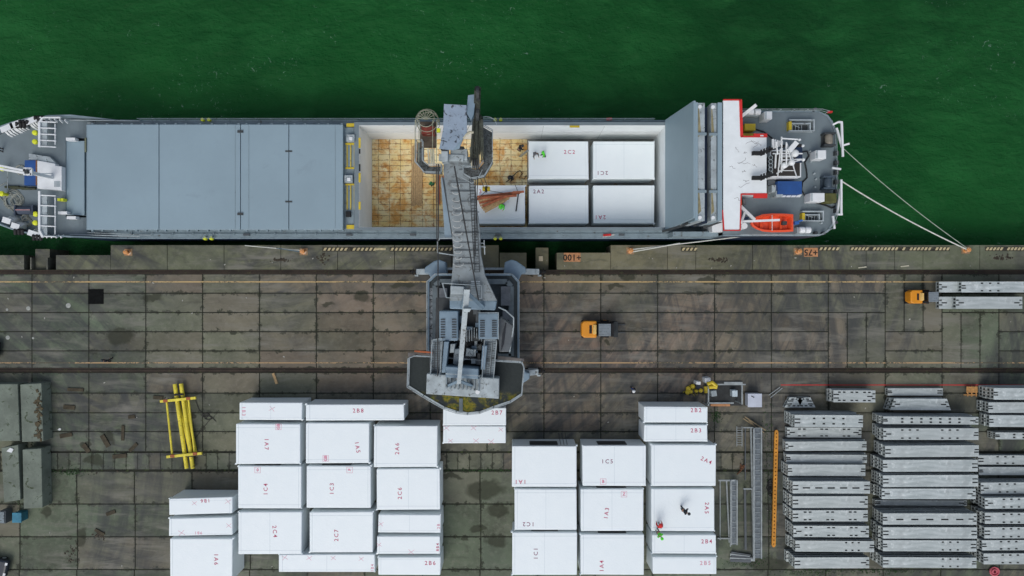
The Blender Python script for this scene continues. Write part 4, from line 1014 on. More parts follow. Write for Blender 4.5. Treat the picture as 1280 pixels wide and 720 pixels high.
module(640,557.3,721,609, Bg+'1A1 with straps on top, beside the module coded 1C5', ('1A1',650.7,602,180), dark=((662,697),))
module(643.3,611.5,721,662.7, Bg+'1C2 between the modules coded 1A1 and 1C1', ('1C2',660.7,655,180), m_txt=inkdark)
module(640,665.5,721.5,719, Bg+'1C1 at the bottom beside the module coded 1A4', ('1C1',670,692,90), m_txt=inkdark, dark=((664,697),))
module(728.3,557.3,807.3,607.3, Bg+'1C5 in the middle of the right group', ('1C5',759,577,0), dark=((747,783),), m_txt=inkdark, squares=((754,602,'B',0),))
module(725.7,611.5,804.3,664, Bg+'1A3 with a pink framed mark, below the one coded 1C5', ('1A3',758.3,641.7,82), dark=((745,782),), squares=((780,617.7,'Z',0),))
module(725.7,668,805,718.7, Bg+'1A4 below the module coded 1A3', ('1A4',752.3,707.7,90), dark=((747,782),))
module(805,508.3,884.3,528.3, Sm+'2B2 at the top of the right group', ('2B2',870,513,0))
module(805,531,884.3,551.7, Sm+'2B3 below the one coded 2B2', ('2B3',870,538.3,0))
module(814.3,556,895,607.3, Bg+'2A4 with its code written at a slant', ('2A4',882.7,575.7,-25))
module(814.3,611,893.3,664, Bg+'2A5 with two workers standing on it', ('2A5',883.3,635,-92))
module(815,668.3,895,692.3, Sm+'2B4 just below the workers', ('2B4',883.3,677,0))
module(815.7,696,896,717.7, Sm+'2B5 at the bottom of the right group', ('2B5',881.7,704,0), m_txt=palepink)
hb0, hh = FZ - .0, 3.2
module(661,176.4,735.6,223.5, 'white module coded 2C2 in the ship hold with workers on it', ('2C2',711.8,190.2,0), base=hb0, h=hh)
module(741.6,176.4,818,223.5, 'white module coded 2C1 in the far corner of the ship hold', ('2C1',753,216,180), base=hb0, h=hh, m_txt=inkdark)
module(661,231.8,735.6,279.5, 'white module coded 2A2 in the middle of the ship hold', ('2A2',673.3,239.6,0), base=hb0, h=hh, m_txt=inkdark)
module(741.6,231.4,818,279.2, 'white module coded 2A1 in the ship hold nearest quay and superstructure', ('2A1',750.4,271.3,180), base=hb0, h=hh)
module(581.5,231.8,656.5,279.5, 'white module in the ship hold under the crane hook and timber load', ('3',600.5,239.5,0), base=hb0, h=hh)
# straps on 1A1
sp = MB()
for px_ in (700, 704, 708): sp.bar(at(px_-2, 541, .3) , at(px_+1, 556, 3.38), .05, .03)
tag(sp.build('strap_bundle', darksteel), 'three dark straps hanging over the north end of module 1A1', 'strap')

# ------------------------------------------------------------------ galvanised beams
ords = ['first','second','third','fourth','fifth','sixth','seventh','eighth','ninth','tenth','eleventh','twelfth','thirteenth']
shaded_web_m = mt('shaded_web', (.032,.038,.038), .6, var=.3, sc=2)  # near-black colour stands in for shade inside the sections and along their webs
def beam(x0, y0, x1, y1, z0, z1, pat, label, rotz=0.0, diag=False):
    L = x1 - x0; W = y1 - y0; hh_ = z1 - z0; holes = []
    sl = lambda cx, cy, l, w_: holes.append((cx-l/2, cy-w_/2, cx+l/2, cy+w_/2))
    for e in (0, 1):                           # bolt slots at both ends
        for (dx, fy, l) in random.choice((((.30,.35,.5),(.3,.65,.5)), ((.28,.32,.3),(.55,.5,.5),(.28,.72,.25)), ((.25,.4,.45),(.25,.62,.4)))):
            sl(dx - .25 + l/2 if not e else L - dx + .25 - l/2, W*fy, l*1.15, .13)
    if pat == 1:
        nn = int(L/.95)
        for k in range(2, nn-1): sl(L*k/nn, W*.28, .26, .17); sl(L*k/nn, W*.72, .26, .17)
    if pat == 2:
        for f in (.2,.5,.8):
            for dx in (-.25,.25): sl(L*f+dx, W*.16, .30, .14); sl(L*f+dx, W*.84, .30, .14)
    if pat == 3:
        for f in (.18,.34,.5,.66,.82): sl(L*f, W*.46, .75, .15)
    if pat == 4:
        for f in (.62,.7,.78): sl(L*f + .2, W*.15, .22, .15); sl(L*f + .2, W*.85, .22, .15)
    if pat == 5:
        for f in (.2,.28,.36,.62,.7,.78): sl(L*f, W*.15, .26, .15); sl(L*f, W*.85, .26, .15)
    m_ = MB(); X, Y, Z = Vector((1,0,0)), Vector((0,1,0)), Vector((0,0,1)); o_ = Vector((x0,y0,z0)); t_ = .05
    def slabp(za, zb, hl):
        m_.plate(o_+Z*zb, X, Y, L, W, hl); m_.plate(o_+Z*za+X*L, -X, Y, L, W, hl and [(L-h[2], h[1], L-h[0], h[3]) for h in hl])
        m_.plate(o_+Z*za, X, Z, L, zb-za); m_.plate(o_+Y*W+X*L+Z*za, -X, Z, L, zb-za); m_.plate(o_+Y*W+Z*za, -Y, Z, W, zb-za); m_.plate(o_+X*L+Z*za, Y, Z, W, zb-za)
    slabp(hh_-t_, hh_, holes); slabp(0, t_, [])
    eh = [(W*.12,.05,W*.30,hh_-2*t_-.05), (W*.41,.05,W*.59,hh_-2*t_-.05), (W*.70,.05,W*.88,hh_-2*t_-.05)]
    m_.plate(o_+Y*W+Z*t_+X*.01, -Y, Z, W, hh_-2*t_, eh); m_.plate(o_+X*(L-.01)+Z*t_, Y, Z, W, hh_-2*t_, eh)
    nk = max(2, int(L/1.5))
    for k in range(nk+1):                     # stiffeners along both long sides
        xx = .04 + (L-.12)*k/nk
        for yy2 in (.01, W-.10): m_.box(x0+xx, y0+yy2, z0+t_, x0+xx+.05, y0+yy2+.09, z0+hh_-t_)
    nf = len(m_.f); m_.box(x0+.10, y0+.10, z0+t_+.005, x0+L-.10, y0+W-.10, z0+hh_-t_-.03)  # inner core coloured dark so slots and recessed sides look shaded
    if diag:
        for i, p in enumerate(m_.v): m_.v[i] = Vector((p.x + (p.y - y0) * diag * (1 if p.x < (x0+x1)/2 else -1), p.y, p.z))
    if rotz: m_.rot(((x0+x1)/2, (y0+y1)/2, 0), rotz)
    ob = m_.build('steel_formwork', galv); ob.data.materials.append(shaded_web_m)
    for p in ob.data.polygons:
        if p.index >= nf: p.material_index = 1
    return tag(ob, label, 'steel section', 'galvanised steel sections stacked in the yard')
def stack(px0, py0, px1, py1, n_, pat, row, colname, lh=.60, base=.08):
    if row == 1 and colname == 'middle': pass
    zt = base + n_ * lh
    a = at(px0, py0, zt); b_ = at(px1, py1, zt)
    for k in range(n_):
        jx = random.uniform(-.16,.16) if k < n_-1 else 0; jy = random.uniform(-.07,.07) if k < n_-1 else 0
        z0 = base + k*lh
        where = 'top' if k == n_-1 else ('bottom' if k == 0 else ords[n_-1-k] + ' from top')
        lab = f'galvanised steel section, {where} of the {ords[row]} stack down in the {colname} column'
        if n_ == 1: lab = f'single galvanised steel section lying as {ords[row]} item down in the {colname} column'
        beam(a.x+jx, b_.y+jy, b_.x+jx, a.y+jy, z0+.02, z0+lh-.045, pat if k == n_-1 else 0, lab, rotz=random.uniform(-.008,.008), diag=(.35 if (colname == 'middle' and row == 1) else (.5 if (colname == 'left' and row == 0) else False)))
    bt = MB()
    for t in (.12, .5, .88):
        xx = a.x + (b_.x-a.x)*t; bt.box(xx-.06, b_.y-.02, 0, xx+.06, a.y+.02, base+.015)
    tag(bt.build('timber_bearers', greywood), f'timber bearers under the {ords[row]} stack down in the {colname} steel column', 'timber')
colA = [(981,497,1019.6,509.4,1,2),(1042,488,1094.5,503,3,2),(993.5,519,1079,534,4,1),(984,534.6,1077,547,1,2),(982,552,1083.4,563.5,2,0),(983,568.5,1084,578.5,2,0),(985,581,1082,595,3,0),
        (991,602,1087.7,617,4,3),(991,620.5,1085,635,4,0),(991,638,1085,652,4,2),(992,657.5,1086.4,671.6,4,2),(994.4,676.3,1093,690,4,4),(993.5,697,1086.8,710.6,4,0)]
colB = [(1110,485.5,1179,494.5,1,0),(1113,498.5,1189,512.7,2,0),(1104.4,521,1223.5,530.5,4,1),(1104.4,535.5,1223.5,550,4,5),(1106.7,557,1223.9,571.3,4,0),(1104,575,1222.6,589.7,4,0),(1104,594,1223,608.6,4,0),
        (1102.6,611,1220,624,4,0),(1094,625.5,1209,632.3,1,0),(1104,642,1221.3,656,4,3),(1104,659.4,1221.7,673.4,4,0),(1104,675.7,1221,689.5,4,4),(1104,697,1221,710,4,4)]
colC = [(1242.5,485.5,1362,500,4,0),(1236,503,1355,516,3,4),(1237,519.5,1356,534,3,0),(1244.6,541,1363,549.5,2,1),(1223,569.5,1345,581,1,5),(1224,584,1343,594,1,0),(1226.5,603,1345,617,3,5),
        (1231.6,622,1350,635.7,4,5),(1231.6,641,1350,655,4,5),(1231,659,1350,673,4,5),(1228,675.3,1347,688,4,5),(1230,692,1349,705.5,4,5)]
for cn, lst in (('left', colA), ('middle', colB), ('right', colC)):
    for r_, (x0,y0,x1,y1,n_,pt) in enumerate(lst): stack(x0,y0,x1,y1,n_,pt,r_,cn)

# ------------------------------------------------------------------ people
def person(px, py, z, ang, top_m, leg_m, helmet_m, label, pose='stand'):
    """px,py = where the feet stand"""
    p = at(px, py, z); r = empty('person', (p.x, p.y, z), label, 'person')
    bend = {'stand': 0.0, 'bend': .6, 'walk': .12}[pose]
    hip = Vector((0, 0, .92)); 
    def up(h, f=0): return hip + Vector((0, math.sin(bend)*h + f, math.cos(bend)*h))
    chest = up(.36); neck = up(.56); head = up(.72, .03)
    st_ = .12 if pose == 'walk' else .04
    J = {'hip': hip, 'belly': up(.15), 'chest': chest, 'neck': neck, 'head': head}
    sh = {s_: chest + Vector((s_*.20, 0, .10)) for s_ in (-1, 1)}
    reach = .18 if pose == 'bend' else .06
    el = {s_: sh[s_] + Vector((s_*.08, reach*.5, -.27)) for s_ in (-1, 1)}; wr = {s_: el[s_] + Vector((s_*-.02, reach*.6+.06, -.23)) for s_ in (-1, 1)}
    kn = {s_: Vector((s_*.11, s_*st_ + .06, .48)) for s_ in (-1, 1)}; an = {s_: Vector((s_*.12, s_*st_*1.5 - .02, .08)) for s_ in (-1, 1)}
    toe = {s_: an[s_] + Vector((s_*.02, .18, -.04)) for s_ in (-1, 1)}
    Rm = Matrix.Rotation(ang, 3, 'Z')
    def skin(name, verts, edges, rad, m_, parent, lv=2):
        me = bpy.data.meshes.new(name); me.from_pydata([Rm @ Vector(v) for v in verts], edges, []); me.materials.append(m_)
        o_ = bpy.data.objects.new(name, me); COL.objects.link(o_); o_.parent = parent
        sk = o_.modifiers.new('Skin', 'SKIN')
        for i, rr in enumerate(rad):
            me.skin_vertices[0].data[i].radius = (rr, rr); me.skin_vertices[0].data[i].use_root = (i == 0)
        ss = o_.modifiers.new('Sub', 'SUBSURF'); ss.levels = lv; ss.render_levels = lv
        return o_
    V = [J['hip'], J['belly'], J['chest'], J['neck'], head - Vector((0,0,.02)), head + Vector((0,.02,.09))]; E = [(0,1),(1,2),(2,3),(3,4),(4,5)]; RD = [.085,.085,.11,.055,.095,.08]
    for s_ in (-1, 1):
        i = len(V); V += [sh[s_], el[s_], wr[s_], wr[s_] + (wr[s_]-el[s_]).normalized()*.08]; E += [(2,i),(i,i+1),(i+1,i+2),(i+2,i+3)]; RD += [.075,.05,.032,.035]
        d = (wr[s_]-el[s_]).normalized()
        for k in range(4):                      # fingers
            j = len(V); q = V[i+3]; sp_ = Vector((s_*(k-1.5)*.018, .01, 0)); V += [q + sp_ + d*.05, q + sp_*1.2 + d*(.085 + .01*(1.5-abs(k-1.5))) + Vector((0,-.01,-.01))]; E += [(i+3,j),(j,j+1)]; RD += [.009,.008]
        j = len(V); q = V[i+2]; V += [q + Vector((-s_*.04,.02,-.03)), q + Vector((-s_*.055,.035,-.06))]; E += [(i+2,j),(j,j+1)]; RD += [.010,.009]
        i = len(V); V += [Vector((s_*.10,0,.86)), kn[s_], an[s_], toe[s_]]; E += [(0,i),(i,i+1),(i+1,i+2),(i+2,i+3)]; RD += [.09,.062,.042,.04]
    j = len(V); V += [head + Vector((0,.105,.02))]; E += [(4,j)]; RD += [.018]       # nose
    body = skin('body', V, E, RD, skin_m, r)
    V = [hip + (J['belly']-hip)*.3, J['chest'], neck - (neck-chest)*.3]; E = [(0,1),(1,2)]; RD = [.165,.18,.10]
    for s_ in (-1, 1): i = len(V); V += [sh[s_], el[s_], wr[s_]]; E += [(1,i),(i,i+1),(i+1,i+2)]; RD += [.095,.072,.052]
    skin('jacket', V, E, RD, top_m, r)
    V = [hip + (J['belly']-hip)*.25]; E = []; RD = [.14]
    for s_ in (-1, 1): i = len(V); V += [Vector((s_*.10,0,.84)), kn[s_], an[s_]+Vector((0,0,.04))]; E += [(0,i),(i,i+1),(i+1,i+2)]; RD += [.105,.08,.062]
    skin('trousers', V, E, RD, leg_m, r)
    for s_ in (-1, 1): skin('boot', [an[s_]+Vector((0,-.04,0)), toe[s_]], [(0,1)], [.055,.05], black, r)
    hc_ = Rm @ (head + Vector((0,.015,.06))) + r.location
    hm_ = MB(); hm_.dome((hc_.x,hc_.y,hc_.z), .135, 14, 5, .95); hm_.cyl((hc_.x,hc_.y), .16, hc_.z-.01, hc_.z+.012, 14); hm_.build('helmet' , helmet_m, r, smooth=False)
    ey = MB()
    for s_ in (-1,1):
        e_ = Rm @ (head + Vector((s_*.035,.095,.045))) + r.location; ey.dome((e_.x,e_.y,e_.z), .012, 6, 2)
    ey.build('eyes', black, r)
    return r
MT = FZ + 3.2
person(668.3,193.5,MT,R(200),greycloth,greycloth,white,'person in grey leaning near the left edge of module 2C2','bend')
person(679.5,195,MT,R(100),hiviz,darkcloth,hiviz,'person in bright green jacket walking on module 2C2 in the hold','walk')
person(648.5,188.5,FZ,R(-60),darkcloth,darkcloth,darksteel,'person in black bending on the rusty hold floor beside module 2C2','bend')
person(641,223,FZ,R(120),darkcloth,greycloth,darksteel,'person in dark clothes crouched over cables on the hold floor','bend')
person(541,232,FZ,R(10),greencloth,darkcloth,greencloth,'person in green standing on the hold floor left of the crane boom')
person(629,257.5,MT,R(150),hiviz,blue,hiviz,'person in bright green jacket working beside the hanging timber load','bend')
person(790,487,0,R(60),darkcloth,blue,white,'person in dark jacket standing on the quay above module 2B2','walk')
person(139.5,450,0,R(0),darkcloth,darkcloth,darksteel,'person in black walking alone across the left of the quay','walk')
person(851,634,3.3,R(-110),darkcloth,darkcloth,darksteel,'person in black bending on top of module 2A5','bend')
person(822,655,3.3,R(5),redcloth,darkcloth,redcloth,'person in red jacket kneeling on module 2A5','bend')
person(820.5,661.5,3.3,R(-150),hiviz,greycloth,hiviz,'person in bright green jacket at the corner of module 2A5','bend')
person(3,187.5,3.2,R(-120),pinkcloth,darkcloth,pinkcloth,'person in magenta jacket standing on the ship forecastle','stand')

# loose things in the hold
tp = MB(); 
tr = empty('timber_planks', at(520.5, 231, FZ), 'pale timber planks laid lengthwise on the rusty hold floor', 'timber')
for k in range(5):
    a = at(514.3 + 2.7*k, 180 + random.uniform(0,3), FZ+.1); b_ = at(516.9 + 2.7*k, 257 + random.uniform(-2,1), FZ+.1)
    MB().box(a.x+.01, b_.y, FZ, b_.x-.015, a.y, FZ+.1+random.uniform(0,.03)).build('plank', wood, tr)
tr = empty('timber_boards', at(552, 235, FZ), 'reddish boards on the hold floor close to the crane boom', 'timber')
for k in range(4):
    a = at(545+3*k, 219, FZ+.1); b_ = at(547+3*k, 252+random.uniform(-3,5), FZ+.1); MB().box(a.x, b_.y, FZ, b_.x, a.y, FZ+.12).build('board', redwood if k % 2 else wood, tr)
cb = MB(); cb.tube([at(x_,y_,FZ+.05) for x_,y_ in ((632,228),(640,222),(645,216),(650,213),(653,217),(649,222),(655,224),(658,219))], .045, 5)
tag(cb.build('cable', black), 'thin black cable curled over the hold floor below the workers', 'cable')
rmp = MB(); a = at(652,195,FZ+.4); rmp.bar(at(650,196,FZ+.2), at(660,188,FZ+3.2), .3, .06)
tag(rmp.build('ladder', alu), 'short aluminium ladder leaning from the hold floor onto module 2C2', 'ladder')
gr = MB(); gr.add([at(456,281,FZ+.3)]+[at(456,268,FZ+.6),at(468,281,FZ+.02)], [(0,1,2)])
# dark pole on module
pl_ = MB(); pl_.tube([at(645,264,MT+.1), at(648,242,MT+.6)], .07, 6); pl_.tube([at(648,242,MT+.6), at(644,231,MT+.6)], .03, 5)
tag(pl_.build('steel_bar', darksteel), 'dark steel bar with a sling lying beside the timber load', 'bar')

# ------------------------------------------------------------------ harbour crane
crane = empty('harbour_crane', at(595, 402, 0), 'tall grey rail mounted harbour crane reaching over the ship hold', 'crane')
PZ = 5.0
def ppoly(pts, z): return poly_px(pts, z)
pt = MB()
o1 = ppoly([(545,342),(640,342),(649,352),(649,450),(640,462),(545,462),(534.5,452),(534.5,352)], PZ)
pt.prism(o1, 4.0, PZ); pto = pt.build('portal_frame', cranedark, crane, bevel=.03)
l1 = MB()
def loopbar(m_, pts, z, w_, hh_=.1):
    for i in range(len(pts)): m_.bar(at(*pts[i], z), at(*pts[(i+1) % len(pts)], z), w_, hh_)
loopbar(l1, [(545,343.5),(640,343.5),(647.8,352.5),(647.8,450),(640,460),(545,460),(535.8,452),(535.8,352.5)], PZ+.1, .16, .3)
l1.build('portal_edge_beam', craneblue, pto)
l2 = MB(); loopbar(l2, [(550,352),(634,352),(639,358),(639,445),(550,445),(544,440),(544,357)], PZ+.25, .5, .5)
l2.build('portal_ring_beam', mt('crane_mid_grey', (.13,.165,.18), var=.3), pto)
l3 = MB(); railing(l3, [tuple(at(x_,y_,PZ))[:2] for x_,y_ in ((545,342.5),(640,342.5),(649,352),(649,450))], PZ, 1.0, 1.3, .03)
railing(l3, [tuple(at(x_,y_,PZ))[:2] for x_,y_ in ((534.8,450),(534.8,352),(545,342.5))], PZ, 1.0, 1.3, .03); l3.build('portal_railing', cranelight, pto)
wp = MB(); a = at(536.5,360,PZ+.02); b_ = at(547,447,PZ+.02); wp.box(a.x,b_.y,PZ+.002,b_.x,a.y,PZ+.06); wp.build('worn_walkway', mt('worn_walkway', (.27,.31,.34), var=.3, sc=1.5, dirt=(.03,.035,.04), dthr=.53), pto)
bx = MB()
for (x0,y0,x1,y1,h_) in ((626,358,638,382,.6),(549,360,559,385,.5),(628,388,637,400,.7),(626,410,636,440,.4)):
    a = at(x0,y0,PZ+h_); b_ = at(x1,y1,PZ+h_); bx.box(a.x,b_.y,PZ,b_.x,a.y,PZ+h_)
build_each(bx, 'portal_cabinet', mt('purple_grey', (.15,.165,.18), var=.3, sc=1.5), pto, bevel=.03)
# legs and bogies on the rails
ry = {1: at(0, 340).y, -1: at(0, 463).y}
for (sx, sy, kx, ky, bpx) in ((-1, 1, 547, 341, 527), (1, 1, 640, 341, 668), (1, -1, 645, 466, 667), (-1, -1, 545, 462, 530)):
    k = at(kx, ky, 4.6); yb_ = ry[sy]; bxp = at(bpx, 0, 1.4).x
    L = MB(); ins = -.9 * sx
    top = [(k.x + ins, k.y - sy*1.2, 3.9), (k.x + sx*.4, k.y - sy*1.0, 3.9), (k.x + sx*.5, k.y - sy*1.0, 4.95), (k.x + ins, k.y - sy*1.2, 4.95)]
    mid = [(k.x + ins*.7, yb_ + sy*.45, 3.3), (k.x + sx*.9, yb_ + sy*.35, 2.9), (k.x + sx*.9, yb_ + sy*.35, 3.9), (k.x + ins*.7, yb_ + sy*.45, 4.6)]
    # knee block
    kp = [(k.x + ins, k.y - sy*.9), (k.x + ins*.8, yb_ + sy*.9), (k.x - sx*.05, yb_ + sy*1.15), (k.x + sx*.45, yb_ + sy*1.0), (k.x + sx*1.35, yb_ + sy*.38), (k.x + sx*1.4, yb_ - sy*.2), (k.x + sx*.95, yb_ - sy*.3), (k.x + sx*.5, k.y - sy*1.1), (k.x + sx*.3, k.y - sy*1.3)]
    kb = MB(); kb.prism(kp, 2.2, 3.9)
    lp_ = kb.build('leg', craneblue, crane, bevel=.12)
    bg = MB(); bg.box(bxp - .55, yb_ - .3, .35, bxp + .5, yb_ + .3, 1.5); bg.box(bxp + sx*.55 - .2, yb_ - .48, .5, bxp + sx*.55 + .2, yb_ - .3, 1.2);
    xx1 = k.x + sx*1.1; bg.bar((xx1 - sx*.4, yb_, 2.3), (bxp, yb_, 1.4), .6, .6)
    bg.build('bogie', cranelight, lp_, bevel=.06)
    wh_ = MB()
    for dx in (-.55, .5): wh_.tube([(bxp+dx, yb_-.16, .3), (bxp+dx, yb_+.16, .3)], .3, 14)
    build_each(wh_, 'rail_wheel', darksteel, lp_)
    bf = MB(); bf.tube([(bxp + sx*.85, yb_, .9), (bxp + sx*1.2, yb_, .9), (bxp + sx*1.22, yb_, .9)], [.14,.14,.25], 12); bf.tube([(bxp+sx*.9, yb_-.35, 1.0),(bxp+sx*1.05,yb_,1.0),(bxp+sx*.9,yb_+.35,1.0)], .05, 6)
    bf.build('buffer', black, lp_)
tb = MB(); a = at(555,338,3); b_ = at(632,338,3); tb.bar((a.x, ry[1]+.25, 3.2), (b_.x, ry[1]+.25, 3.2), .22, .3); tb.bar((a.x, ry[1]-.35, 3.3), (b_.x, ry[1]-.35, 3.3), .16, .3); tb.build('tie_beam', cranelight, crane)
# slewing column
sc = at(595, 405, 7); cyl_ = MB(); cyl_.cyl((sc.x, sc.y), 2.1, PZ, 7.9, 32, 1.9); cyl_.build('slewing_column', craneblue, crane)
# rotating platform
UZ = 9.0
plat_pts = [(512,447),(520,443.5),(652,452),(655,459),(652,492),(638,501),(617,508),(600,514.5),(585,515.8),(571,514),(556,509),(530,494),(511,482)]
pf = MB(); pf.prism(ppoly(plat_pts, UZ), UZ-.35, UZ); 
pfo = pf.build('rear_platform', mossdeck, crane)
# object-space origin for the moss mask sits on the slab: shift handled in the material range
ed = MB(); loopbar(ed, plat_pts, UZ-.1, .12, .4); ed.build('platform_edge', cranelight, pfo)
rr_ = MB(); pts2 = [tuple(at(x_,y_,UZ))[:2] for x_,y_ in plat_pts]; railing(rr_, pts2 + [pts2[0]], UZ, 1.05, 1.5, .035); rr_.build('platform_railing', cranelight, pfo)
mp_ = MB(); mp_.prism(ppoly([(545,372),(622,372),(622,475),(543,475)], 8.6), 7.9, 8.6); mp_.build('machinery_deck', darksteel, crane)
fl3 = MB(); fl3.prism(ppoly([(510,441),(545,443),(545,447),(510,446)], UZ+.1), UZ-.2, UZ+.1); fl3.prism(ppoly([(622,445),(655,448.5),(655,452),(622,449)], UZ+.1), UZ-.2, UZ+.1); build_each(fl3, 'platform_step', mt('step_grey', (.16,.15,.14)), crane)
rs_ = MB(); rs_.prism(ppoly([(518,438),(541,440),(541,442),(518,440)], UZ+.3), UZ, UZ+.3); rs_.build('orange_pipe', mt('burnt_orange', (.50,.13,.04)), crane)
# counterweight
cw = MB(); cw.prism(ppoly([(533.5,467),(624,473),(623.5,498.5),(532.5,492.5)], 11.0), 9.3, 11.0); cwo = cw.build('counterweight', cranelight, crane, bevel=.06)
cf = MB()
for k in range(9):
    p = at(558+5*k, 478+ .35*k, 11.3); cf.bar((p.x, p.y+.5, 11.1), (p.x, p.y-.55, 11.1), .13, .45)
build_each(cf, 'counterweight_fin', cranegrey, cwo); p = at(597,490,11.05); MB().cyl((p.x,p.y), .2, 11.0, 11.1, 16).build('lifting_eye', white, cwo)
MB().prism(ppoly([(557,458),(598,461),(598,474),(557,472)], 11.6), 9, 11.6).build('gearbox', craneblue, crane, bevel=.08)
MB().box(at(574,0,UZ+.1).x, at(0,515,UZ+.1).y, UZ+.003, at(578.5,0,UZ+.1).x, at(0,498,UZ+.1).y, UZ+.15).build('platform_beam', mt('crane_mid_grey', (.13,.165,.18)), crane)
# machinery houses with louvres
for (x0,y0,x1,y1,z1) in ((549,388.5,572.5,426,11.0),(598,391.5,623,424,11.4)):
    h_ = MB(); a = at(x0,y0,z1); b_ = at(x1,y1,z1); h_.box(a.x,b_.y,8.6,b_.x,a.y,z1); ho = h_.build('machinery_house', craneblue, crane, bevel=.1)
    lv = MB()
    for k in range(8):
        t = .28 + k*.085; yv = a.y + (b_.y-a.y)*t
        for (u0,u1) in ((.08,.32),(.68,.92)): lv.box(a.x+(b_.x-a.x)*u0, yv-.06, z1+.003, a.x+(b_.x-a.x)*u1, yv+.03, z1+.06)
    build_each(lv, 'louvre', darksteel, ho)
# side walkways, inner machinery
for (pa, pb) in (([(541.5,424),(554,422),(551,470),(539.5,467)], 10.2), ([(606,424),(621,424),(617,472),(603,471)], 10.4)):
    w_ = MB(); w_.prism(ppoly(pa, pb), pb-.15, pb); wo = w_.build('side_walkway', cranegrey, crane)
    q_ = MB(); ring_ = [tuple(at(x_,y_,pb))[:2] for x_,y_ in pa]; railing(q_, ring_+[ring_[0]], pb, 1.0, .9, .03); q_.build('walkway_railing', cranelight, wo)
for (pa, z0, z1, m_) in (([(555,427),(561,427),(557,466),(552,466)], 8.7, 11.3, craneblue), ([(603,432),(609,432),(606,462),(601,462)], 8.7, 11.3, craneblue),
                     ([(563,430),(569,430),(567,441),(562,441)], 8.7, 10.8, cranelight), ([(568,436),(575,436),(572,457),(566,455)], 8.7, 10.4, cranegrey), ([(583,435),(592,437),(591,446),(582,445)], 8.7, 10.2, cranegrey)):
    MB().prism(ppoly(pa, z1), z0, z1).build('machine_box', m_, crane, bevel=.05)
dr = MB()
for k in range(12):
    p = at(568 + 3.1*k, 417 + random.uniform(-2,2), 10.2); dr.bar((p.x,p.y+.45,10.1),(p.x,p.y-.45-random.random()*.3,10.1),.05,.3)
dr.build('winch_rope', cranelight, crane)
wd = MB(); a = at(567,420,9.8); b_ = at(601,424,9.8); wd.tube([(a.x,a.y,9.5),(b_.x,a.y,9.5)], .5, 16); wd.build('winch_drum', darksteel, crane)
for k in range(6):
    p = at(573+5*k+random.uniform(-1,1), 448+random.uniform(-6,5), 9.6); MB().box(p.x-.2,p.y-.2,8.6,p.x+.2,p.y+.25,9.2+random.random()).build('machine_box', random.choice((cranegrey,cranelight,ductgrey)), crane, bevel=.03)
for (x0, y0, x1, y1, zz) in ((541,428,540,468,10.25),(547,428,545,468,10.25),(613,428,610,470,10.45),(618,428,614.5,470,10.45)):
    lr9 = MB(); a_ = at(x0,y0,zz); b9 = at(x1,y1,zz)
    for k in range(15):
        q = a_.lerp(b9, k/14); lr9.bar(q - Vector((.22,0,0)), q + Vector((.22,0,0)), .035, .03)
    lr9.bar(a_-Vector((.22,0,0)), b9-Vector((.22,0,0)), .04, .04); lr9.bar(a_+Vector((.22,0,0)), b9+Vector((.22,0,0)), .04, .04)
    lr9.build('grating_strip', ductgrey if x0 % 2 else cranelight, crane)
for k in range(22):
    px_ = random.uniform(566, 600); py_ = random.uniform(388, 462); zz = random.uniform(9.0, 10.0); p = at(px_, py_, zz); w9 = random.uniform(.08,.3); h9 = random.uniform(.1,.45)
    MB().box(p.x-w9, p.y-h9, 8.61, p.x+w9, p.y+h9, zz).build('machine_fitting', random.choice((cranegrey, cranelight, ductgrey, darksteel, craneblue, platgrey)), crane, bevel=.02)
for k in range(9):
    a_ = at(random.uniform(560,608), random.uniform(386,440), 10.1); b9 = a_ + Vector((random.uniform(-1.2,1.2), random.uniform(-1.6,.4), random.uniform(-.3,.2))); MB().tube(sag(a_, b9, .15, 8), .03, 5).build('hydraulic_hose', black, crane)
for (x0,y0,x1,y1) in ((551,428,551,464),(557,467,600,470),(623,392,623,424),(598,391,623,391)):
    hr9 = MB(); hr9.tube([at(x0,y0,11.9), at(x1,y1,11.9)], .035, 5)
    for t in (0,.5,1): q = at(x0,y0,11.9).lerp(at(x1,y1,11.9), t); hr9.tube([q, q-Vector((0,0,.9))], .03, 5)
    hr9.build('handrail', cranelight, crane)
# driver's cab on the right
cb_ = MB(); cb_.prism(ppoly([(626,396),(641,407),(643,418),(636,440),(624,440),(622,400)], 10.4), 7.8, 10.4); cbo = cb_.build('driver_cab', ductgrey, crane, bevel=.08)
gw = MB(); gw.prism(ppoly([(628,418),(631.5,404),(633,404),(630,430),(626,440)], 10.5), 10.403, 10.47); gw.build('cab_window', glass, cbo)
ct_ = MB(); ct_.tube([at(623,384,11), at(632,388,11), at(642,397,10.8), at(642,408,10.6), at(637,440,10)], .06, 6); ct_.build('cab_rail', cranelight, cbo)
# boom: plate girder with flanges, ladder, hoses
def rect(c, w_, d, yaw=0.0, ux=None):
    n_ = Vector((math.cos(yaw), math.sin(yaw), 0)); return c, n_
def boomsec(pxl, pxr, py, z, dep):
    l = at(pxl, py, z); r_ = at(pxr, py, z); u = Vector((0, .64, -.62)) * dep  # down and outward from the slope normal
    u = Vector((0, -.0, -1)) * dep
    return [l + u, r_ + u, r_, l]
B = MB(); secs = [boomsec(562,621,376,12.0,1.6), boomsec(565,606,344,13.2,1.5), boomsec(567,601,318,14.2,1.3), boomsec(565,600,290,15.2,1.3), boomsec(559,594.5,250,16.8,1.2), boomsec(554,590,213,18.6,1.2), boomsec(556,587,196,19.4,1.0)]
for i in range(len(secs)-1): B.frus(secs[i], secs[i+1])
boom = B.build('boom', boomgrey, crane)
dl = MB(); dl.frus(boomsec(556,571,296,13.5,.5), boomsec(551,562,222,16.8,.5)); dl.build('lower_chord', craneblue, boom)
